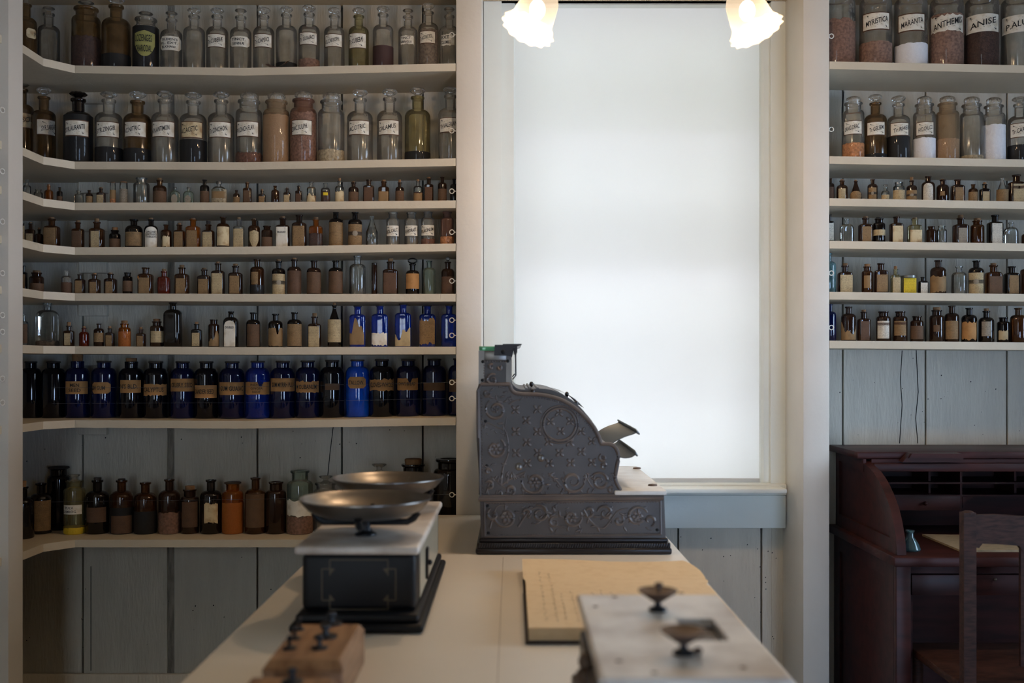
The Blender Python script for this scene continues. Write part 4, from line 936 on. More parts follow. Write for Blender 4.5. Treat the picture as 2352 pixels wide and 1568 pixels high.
for (px, py) in ((1368, 1393), (1412, 1371), (1565, 1362), (1422, 1518), (1503, 1545), (1708, 1533)):
    Y = -tz*F/(py-HZ); mb = MB(); mb.lathe([(0, 0.0012), (0.0028, 0.0008), (0.0032, 0.0002), (0, 0.0002)], 14, c=(X(px, Y), Y, tz)); mch(mb, 'slab_screw', M['rust'])

# ================================================================ ROLL-TOP DESK
dk = empty('rolltop_desk', V(1.24, 2.77, FLOOR)); tag(dk, 'dark reddish mahogany rolltop desk against the plank wall, its top rolled open', 'desk')
def dch(mb, name, m, **kw): return child(mb, name, m, dk, **kw)
dx0 = 0.925; dx1 = 1.56; DT = -0.2345
mb = MB(); mb.box(dx0-0.006, dx1+0.01, 2.78, B-0.002, DT-0.018, DT, 0.002); dch(mb, 'desk_top', M['mahog'])
SL = -0.4640; SB = SL-0.0235
mb = MB(); mb.box(dx0-0.008, dx1+0.008, 2.505, B-0.002, SB, SL, 0.003); dch(mb, 'writing_surface', M['mahog'])
cur = [(2.530, SL+0.0005), (2.540, -0.42), (2.575, -0.36), (2.632, -0.3127), (2.700, -0.280), (2.785, -0.2605), (2.80, DT-0.0185)]
cv = smooth_curve(cur, 3)
for sx in (dx0+0.008, dx1-0.03):
    mb = MB(); mb.slabx(cv+[(B-0.02, DT-0.0185), (B-0.02, SL+0.0005)], sx+0.006, sx+0.022); s_ = dch(mb, 'curved_side', M['mahog'])
    mb = MB(); inner = [(y+0.045 if i < 12 else y, max(SL+0.03, z-0.022)) for i, (y, z) in enumerate(cv)]
    n = len(cv); 
    for i in range(n-1):           # raised frame following the curve
        a, b = cv[i], cv[i+1]; ia = (a[0]+0.035, a[1]-0.024) if i else (a[0]+0.035, SL+0.0005); ib = (b[0]+0.035, b[1]-0.024); ia = (ia[0], max(ia[1], SL+0.0008)); ib = (ib[0], max(ib[1], SL+0.0009))
        mb.slabx([a, b, ib, ia], sx, sx+0.0065)
    mb.box(sx-0.0004, sx+0.0065, 2.538, B-0.02, SL+0.0005, SL+0.035); mb.box(sx-0.0008, sx+0.0065, 2.772, 2.86, DT-0.052, DT-0.0185); mb.box(sx-0.0002, sx+0.0065, B-0.05, B-0.02, SL+0.035, DT-0.0185); mb.box(sx-0.0006, sx+0.0065, 2.79, B-0.05, DT-0.042, DT-0.0185)
    m_ = mb.build('side_frame', M['mahog'], s_)
mb = MB(); mb.box(dx0+0.03, dx1-0.03, 2.755, 2.775, Z(1083, 2.755), Z(1064, 2.755), 0.002); mb.box(dx0+0.03, dx1-0.03, 2.775, 2.79, Z(1064, 2.755), DT-0.019)
dch(mb, 'roll_front_rail', M['mahog'])
mb = MB(); za, zb_ = Z(1061, 2.75), Z(1040.5, 2.75)
mb.slab([(X(2072, 2.75), za), (X(2215, 2.75), za), (X(2206, 2.75), zb_), (X(2090, 2.75), zb_)], 2.747, 2.7755); mb.slab([(X(2085, 2.75), zb_-0.012), (X(2212, 2.75), zb_-0.012), (X(2205, 2.75), zb_), (X(2092, 2.75), zb_)], 2.740, 2.747)
dch(mb, 'lifting_handle', M['mahog'])
PY = 2.85
mb = MB(); ix0, ix1 = dx0+0.032, dx1-0.032
mb.box(ix0, ix1, B-0.03, B-0.022, SL+0.0005, DT-0.019); dch(mb, 'desk_back', M['mahog'])
for z in (Z(1108.5, PY), Z(1137, PY)):
    mb = MB(); mb.box(ix0, ix1, PY, B-0.031, z-0.003, z+0.0015); dch(mb, 'pigeonhole_shelf', M['mahog'])
for px in (2146, 2209, 2345, 2480):
    mb = MB(); z0 = Z(1137, PY) if px != 2209 else Z(1172, PY); mb.box(X(px, PY)-0.004, X(px, PY)+0.002, PY+(0.002 if px == 2209 else 0.03), B-0.031, z0, DT-0.045); dch(mb, 'pigeonhole_divider', M['mahog'])
mb = MB(); mb.box(ix0, X(2209, PY)-0.004, PY, B-0.031, Z(1172, PY), Z(1138.5, PY), 0.001); d_ = dch(mb, 'small_drawer', M['mahog'])
mb = MB(); mb.ball((X(2124, PY), PY-0.006, Z(1155, PY)), 0.006, 0.006, 0.006, 12, 8); mb.build('drawer_knob', M['mahog'], d_)
mb = MB(); a = X(2211, PY); z = Z(1141, PY); mb.slab([(a, z), (a+0.028, z), (a+0.022, z-0.006), (a+0.010, z-0.010), (a+0.005, z-0.020), (a, z-0.03)], PY, PY+0.006); dch(mb, 'scroll_bracket', M['mahog'])
mb = MB(); mb.box(dx0+0.012, dx0+0.028, 2.55, B-0.004, FLOOR, SB-0.0005); mb.box(dx0+0.006, dx0+0.0125, 2.55, 2.62, FLOOR, SB-0.0005); mb.box(dx0+0.006, dx0+0.0125, 2.62, B-0.01, SB-0.045, SB-0.0005); mb.box(dx0+0.006, dx0+0.0125, B-0.06, B-0.01, FLOOR, SB-0.045)
dch(mb, 'pedestal_side', M['mahog'])
mb = MB(); mb.box(dx0+0.006, X(2092, 2.53), 2.53, 2.5495, FLOOR, SB-0.0005, 0.001); dch(mb, 'front_stile', M['mahog'])
mb = MB(); mb.box(X(2092, 2.55)+0.002, dx1, 2.548, 2.565, Z(1367, 2.548), Z(1320, 2.548), 0.001); fd = dch(mb, 'centre_drawer', M['mahog'])
mb = MB(); mb.ball((X(2285, 2.548), 2.545, Z(1330, 2.548)), 0.004, 0.003, 0.004, 10, 6); mb.build('drawer_keyhole', M['rust'], fd)
mb = MB(); mb.box(dx0+0.03, dx1, 2.555, 2.575, Z(1316, 2.555), SB-0.0005); dch(mb, 'rail', M['mahog'])
mb = MB(); mb.box(X(2092, 2.55), X(2092, 2.55)+0.01, 2.565, B-0.01, FLOOR, Z(1366, 2.55)); mb.box(X(2092, 2.55), dx1, B-0.02, B-0.01, FLOOR, SB-0.001); dch(mb, 'kneehole_panel', M['mahog'])
# things on the desk
def inkwell():
    Y = 2.60; x = X(2090, Y); r = empty('ink_bottle', V(x, Y, SL)); tag(r, 'small blue conical glass ink bottle standing on the open desk', 'ink bottle')
    mb = MB(); mb.lathe([(0, 0.0006), (0.024, 0.0006), (0.0255, 0.004), (0.020, 0.018), (0.009, 0.034), (0.008, 0.044), (0.011, 0.046), (0.011, 0.05), (0.007, 0.05), (0.006, 0.045), (0, 0.044)], 24); mb.build('body', G['aqua'], r)
inkwell()
mb = MB(); z0 = SL+0.0006
def fp(px, py): Y = -(SL)*F/(py-HZ); return (X(px, Y), min(Y, 2.93))
q = [fp(2206, 1268), fp(2345, 1268), fp(2420, 1235), fp(2118, 1231)]
mb.prism(q, z0, z0+0.005); tag(mb.build('desk_blotter', M['q_board'], loc=WO, smooth=False), 'cream blotter board lying on the open desk behind the chair', 'blotter')
# ================================================================ CHAIR
CY = 2.30
ch = empty('wooden_chair', V(1.175, CY+0.15, FLOOR)); tag(ch, 'dark worn wooden ladder-back chair drawn up to the rolltop desk', 'chair')
def hch(mb, name, m, **kw): return child(mb, name, m, ch, **kw)
xp = X(2223, CY); xq = xp+0.32
for x, fr_ in ((xp, 0), (xq, 0)):
    mb = MB(); mb.prism([(x-0.0135, CY-0.012), (x+0.0135, CY-0.012), (x+0.0135, CY+0.012), (x-0.0135, CY+0.012)], FLOOR, Z(1176, CY)); mb.ball((x, CY, Z(1178, CY)), 0.0145, 0.013, 0.006, 12, 6); hch(mb, 'back_post', M['chair'])
mb = MB(); zt, zt2, zl = Z(1182, CY), Z(1190, CY), Z(1255, CY)
pts = [(xp+0.014, zt), (xp+0.06, zt+0.001), (xp+0.16, Z(1188, CY)), (xq-0.06, zt+0.001), (xq-0.014, zt), (xq-0.014, Z(1256, CY)), (xq-0.022, Z(1257, CY)), (xq-0.03, Z(1247, CY)), (xq-0.06, Z(1252, CY)), (xp+0.22, Z(1254, CY)), (xp+0.16, Z(1258, CY)), (xp+0.12, Z(1266, CY)), (xp+0.11, Z(1252, CY)), (xp+0.06, Z(1248, CY)), (xp+0.03, Z(1247, CY)), (xp+0.022, Z(1257, CY)), (xp+0.014, Z(1256, CY))]
mb.slab(list(reversed(pts)), CY-0.006, CY+0.008); hch(mb, 'top_rail', M['chair'])
mb = MB(); mb.box(xp+0.115, xp+0.2, CY-0.004, CY+0.006, Z(1540, CY)+0.01, Z(1258, CY)); hch(mb, 'back_splat', M['chair'])
mb = MB(); zs = -0.70; mb.box(xp-0.02, xq+0.02, CY+0.012, CY+0.33, zs-0.02, zs, 0.006); mb.box(xp+0.014, xq-0.014, CY-0.01, CY+0.012, zs-0.03, zs+0.0); hch(mb, 'seat', M['chair'])
for x in (xp, xq):
    mb = MB(); mb.tube([(x, CY+0.29, FLOOR), (x, CY+0.29, zs-0.02)], [0.011, 0.016], 12); hch(mb, 'leg', M['chair'])
    mb = MB(); mb.tube([(x, CY+0.012, -0.95), (x, CY+0.28, -0.95)], 0.008, 10); hch(mb, 'stretcher', M['chair'])

# ================================================================ CEILING LAMP
LY = 2.2
lm = empty('ceiling_light', V(X(1478, LY), LY, CEIL)); tag(lm, 'ceiling light with two glowing ruffled glass shades above the window', 'ceiling light')
def mch2(mb, name, m, **kw): return child(mb, name, m, lm, **kw)
mbrass = mat('lamp_brass', srgb(130, 108, 78), 0.35, 0.8)
hubx = X(1478, LY); mb = MB(); mb.lathe([(0, 0), (0.05, 0), (0.045, -0.015), (0.012, -0.03), (0.006, -0.035), (0.006, -0.10), (0.02, -0.11), (0.022, -0.13), (0, -0.14)], 28, c=(hubx, LY, CEIL)); mch2(mb, 'stem', mbrass)
msh, nt_, b_ = newmat('ribbed_opal_glass'); nt_.nodes.remove(b_); out = nt_.nodes['Material Output']
tr_ = nt_.nodes.new('ShaderNodeBsdfTransparent'); em = nt_.nodes.new('ShaderNodeEmission'); em.inputs[0].default_value = (1.0, 0.80, 0.56, 1); em.inputs[1].default_value = 0.72
dd = nt_.nodes.new('ShaderNodeBsdfDiffuse'); dd.inputs[0].default_value = (0.10, 0.09, 0.08, 1)
ad = nt_.nodes.new('ShaderNodeAddShader'); nt_.links.new(em.outputs[0], ad.inputs[0]); nt_.links.new(dd.outputs[0], ad.inputs[1])
mm = nt_.nodes.new('ShaderNodeMixShader'); mm.inputs[0].default_value = 0.55; nt_.links.new(tr_.outputs[0], mm.inputs[1]); nt_.links.new(ad.outputs[0], mm.inputs[2]); nt_.links.new(mm.outputs[0], out.inputs[0])
mbulb, nt_, b_ = newmat('glowing_bulb'); b_.inputs['Emission Color'].default_value = (1.0, 0.86, 0.66, 1); b_.inputs['Emission Strength'].default_value = 9.0; b_.inputs['Base Color'].default_value = (1, 1, 1, 1)
for k, (px, py, tilt) in enumerate(((1213, 66, 24), (1737, 70, -20))):
    ox, oz = X(px, LY), Z(py, LY); R_ = Matrix.Rotation(math.radians(tilt), 3, 'Y') @ Matrix.Identity(3)
    ax = R_ @ Vector((0, 0, 1))
    c = Vector((ox, LY, oz)); Rt = R_ @ Matrix.Rotation(math.radians(-14), 3, 'X')
    ruf = lambda t, z: 1.0+(0.055*math.cos(14*t) if z < 0.004 else 0.012*math.cos(40*t))
    mb = MB(); mb.lathe([(0.0575, -0.002), (0.0535, 0.006), (0.0455, 0.018), (0.0420, 0.045), (0.0375, 0.075), (0.026, 0.096), (0.016, 0.104)], 84, c=c, M=Rt, scal=ruf); mch2(mb, 'glass_shade', msh, ang=60)
    mb = MB(); mb.lathe([(0, 0.086), (0.018, 0.098), (0.019, 0.125), (0.012, 0.135), (0, 0.136)], 20, c=c, M=Rt); mch2(mb, 'lamp_socket', mbrass)
    mb = MB(); bc = c+Rt @ Vector((0, 0, 0.05)); mb.ball(bc, 0.017, 0.017, 0.022, 14, 10); mch2(mb, 'light_bulb', mbulb)
    tp = c+Rt @ Vector((0, 0, 0.13)); mb = MB(); mb.tube([tp, (tp[0]*0.8+hubx*0.2, (tp[1]+LY)/2, tp[2]+0.05), (hubx, LY, CEIL-0.12)], 0.005, 10); mch2(mb, 'lamp_arm', mbrass)
    l = bpy.data.lights.new('lamp_glow', 'POINT'); l.energy = LAMP_POWER; l.color = LAMP_COL; l.shadow_soft_size = 0.03
    o = bpy.data.objects.new('lamp_glow', l); COL.objects.link(o); o.parent = lm; p = c+Rt @ Vector((0, 0, 0.012)); o.location = V(*p)-lm.location
#PART3
# ================================================================ BOTTLES
# frosted apothecary rows: label height is given in photo px
def gl(t, colr='q_white', a=0, b=0, wf=0.84, xo=-0.08): return ('rect', colr, a-1, b+1, wf-0.09, t, 'gilt', xo-0.03)
b = bottle
b('S1', 60, 46, 11, -12, 'app', 'stain', 'disc', None, ('clip', 'q_dirty', 70, 92, 0.5, 'PL', None, 0.55), 'brown stained bottle', 0.0)
b('S1', 112, 48, 32, 17, 'app', 'clear', 'disc', None, None, 'clear corner bottle with thin disc stopper', 0.03)
b('S1', 198, 64, 20, 4, 'wide', 'stain', 'disc', ('darkbrown', 90), None, 'wide brown jar with dark contents')
b('S1', 267, 64, 14, -8, 'app', 'stain', 'facet', ('black', 130), None, 'big amber-stained bottle with black residue')
b('S1', 335, 58, 44, 29, 'wide', 'clear', 'disc', ('black', 66), ('shield', 'q_olive', 78, 137, 0.74, 'LOZENGES\nCHARCOAL', None, -0.1, 'flat'), 'dark jar with shield label', cat='jar')
b('S1', 394, 49, 45, 28, 'app', 'clear', 'disc', None, ('clip', 'q_white', 90, 122, 0.9, "TILDEN'S\nFL. EXT.\nBLKHAW.", None, -0.12), "!clear bottle with white BLKHAW label")
b('S1', 446, 49, 37, 19, 'app', 'clear', 'facet', None, None, 'clear bottle without label, facet stopper')
b('S1', 499, 49, 37, 19, 'app', 'clear', 'facet', None, gl('Tr.CUBEBÆ', 'q_white', 87, 113), 'clear bottle')
b('S1', 553, 48, 39, 22, 'app', 'clear', 'disc', None, ('clip', 'q_white', 90, 114, 0.86, 'TINCT.\nSENNÆ', None, -0.12), 'clear bottle')
b('S1', 606, 48, 37, 17, 'app', 'clear', 'facet', None, gl('Tr.CAPSICI', 'q_white', 87, 113), 'clear bottle')
b('S1', 658, 48, 34, 16, 'app', 'clear', 'facet', ('black', 148), None, 'clear bottle behind the fallen label')
b('S1', 710, 48, 32, 12, 'app', 'clear', 'facet', ('pinkbrown', 140), gl('Tr.GUAIACI', 'q_white', 83, 107), 'clear bottle')
b('S1', 768, 47, 37, 18, 'app', 'clear', 'facet', None, gl('OL.CARYOPH.', 'q_white', 87, 112), 'clear bottle')
b('S1', 824, 47, 37, 18, 'app', 'yellow', 'facet', None, gl('Tr.CUBEBÆ', 'q_white', 85, 115, xo=-0.12), 'yellowed bottle')
b('S1', 880, 47, 33, 15, 'app', 'clear', 'facet', ('maroon', 110), None, 'clear bottle half full of maroon liquid')
b('S1', 937, 44, 38, 22, 'app', 'clear', 'disc', None, ('torn', 'q_white', 87, 109, 0.66, 'TINCT.\nSANGUI', None, -0.1), 'clear bottle')
b('S1', 984, 46, 28, 7, 'app', 'clear', 'facet', ('grain', 72), gl('Tr.ACONIT.FOL.', 'q_white', 80, 104, 0.8), 'clear grain-filled bottle')
b('S1', 1032, 45, 37, 18, 'app', 'clear', 'disc', None, ('torn', 'q_white', 84, 112, 0.66, "EXT\nCOLUMBO", None, -0.2), 'clear bottle')
# curled loose label on the top shelf
Y = W+0.008; zt = shelf_z('S1', X(640, Y)); mb = MB(); m2 = MB()
pr = []
for i in range(13):
    u = i/12; pr.append((X(609+50*u, Y), zt+0.0015+0.016*(u-0.42)**2*3.2*(1.0 if u > 0.4 else 0.9)))
for a, c in zip(pr, pr[1:]): mb.quad([(a[0], Y, a[1]), (c[0], Y, c[1]), (c[0]+0.004, Y+0.02, c[1]+0.008), (a[0]+0.004, Y+0.02, a[1]+0.008)])
bmesh.ops.remove_doubles(mb.bm, verts=mb.bm.verts, dist=1e-5)
fl_ = tag(mb.build('loose_label', M['gilt'], loc=WO), 'curled label fallen off, lying on the top shelf of the left bay', 'label')
mb = MB()
for a, c in zip(pr[6:], pr[7:]): mb.quad([(a[0]+0.0006, Y-0.0004, a[1]+0.0012), (c[0]+0.0006, Y-0.0004, c[1]+0.0012), (c[0]+0.0036, Y+0.0172, c[1]+0.0078), (a[0]+0.0036, Y+0.0172, a[1]+0.0078)])
mb.build('label_face', M['q_dirty'], fl_)

b('S2', 49, 55, 205, 188, 'app', 'stain', 'facet', None, ('rect', 'q_dirty', 265, 297, 0.9, 'SYR.SCIL.', 'gilt', 0.05), 'stained bottle half behind post', 0.03)
b('S2', 101, 52, 223, 201, 'app', 'stain', 'facet', None, gl('SYR.SARSAP.', 'q_white', 281, 312, 0.8, 0.25), 'amber-stained corner bottle', 0.02)
b('S2', 180, 64, 228, 211, 'app', 'dark', 'facet', ('black', 268), gl('SYR.AURANTII', 'q_white', 285, 316, 0.82, -0.1), 'nearly black bottle')
b('S2', 250, 61, 230, 211, 'app', 'clear', 'facet', ('black', 342), gl('SYR.ZINGIB.', 'q_white', 288, 318, 0.84), 'clear bottle')
b('S2', 316, 62, 233, 210, 'app', 'stain', 'facet', ('black', 345), gl('AC.NITRIC.', 'q_white', 288, 318, 0.8, -0.18), 'amber-tinted bottle')
b('S2', 379, 61, 230, 209, 'app', 'clear', 'facet', None, gl('VIN.ANTIMON.', 'q_white', 287, 318, 0.84, -0.14), 'clear bottle')
b('S2', 444, 61, 233, 212, 'app', 'clear', 'facet', ('black', 325), gl('AC.ACETIC.', 'q_dirty', 288, 320, 0.8, -0.12), 'half black bottle')
b('S2', 508, 60, 231, 211, 'app', 'clear', 'facet', None, gl('Tr.CINCHON.', 'q_white', 288, 319, 0.84, -0.08), 'clear bottle')
b('S2', 572, 60, 232, 212, 'wide', 'clear', 'broad', ('chips', 355), gl('PV.CINCH.FLAV.', 'q_white', 287, 317, 0.84, -0.12), 'wide-mouth bottle')
b('S2', 635, 60, 233, 213, 'wide', 'tan', 'broad', ('tan', 268), None, 'unlabelled wide-mouth jar of tan powder', cat='jar')
b('S2', 697, 60, 230, 210, 'wide', 'red', 'broad', ('redbrown', 262), gl('ZINC.SULPH.', 'q_white', 284, 314, 0.8, -0.14), 'reddish wide-mouth bottle')
b('S2', 761, 60, 233, 213, 'wide', 'clear', 'broad', ('beads', 348), None, 'unlabelled dusty jar with whitish crumbs', cat='jar')
b('S2', 827, 59, 227.5, 205, 'app', 'clear', 'facet', None, gl('AC.CITRIC.', 'q_white', 285, 313, 0.82), 'clear bottle')
b('S2', 895, 58, 226, 204, 'app', 'clear', 'facet', None, gl('CALAMUS', 'q_white', 284, 313, 0.84), 'clear bottle')
b('S2', 959, 59, 223, 201.5, 'app', 'yellow', 'facet', ('black', 352), None, 'unlabelled yellow-stained bottle, thin black dregs')
b('S2', 1034, 54, 220, 200, 'app', 'clear', 'facet', None, gl('Tr.VALERIAN', 'q_white', 278, 307, 0.86, -0.05), 'clear bottle')

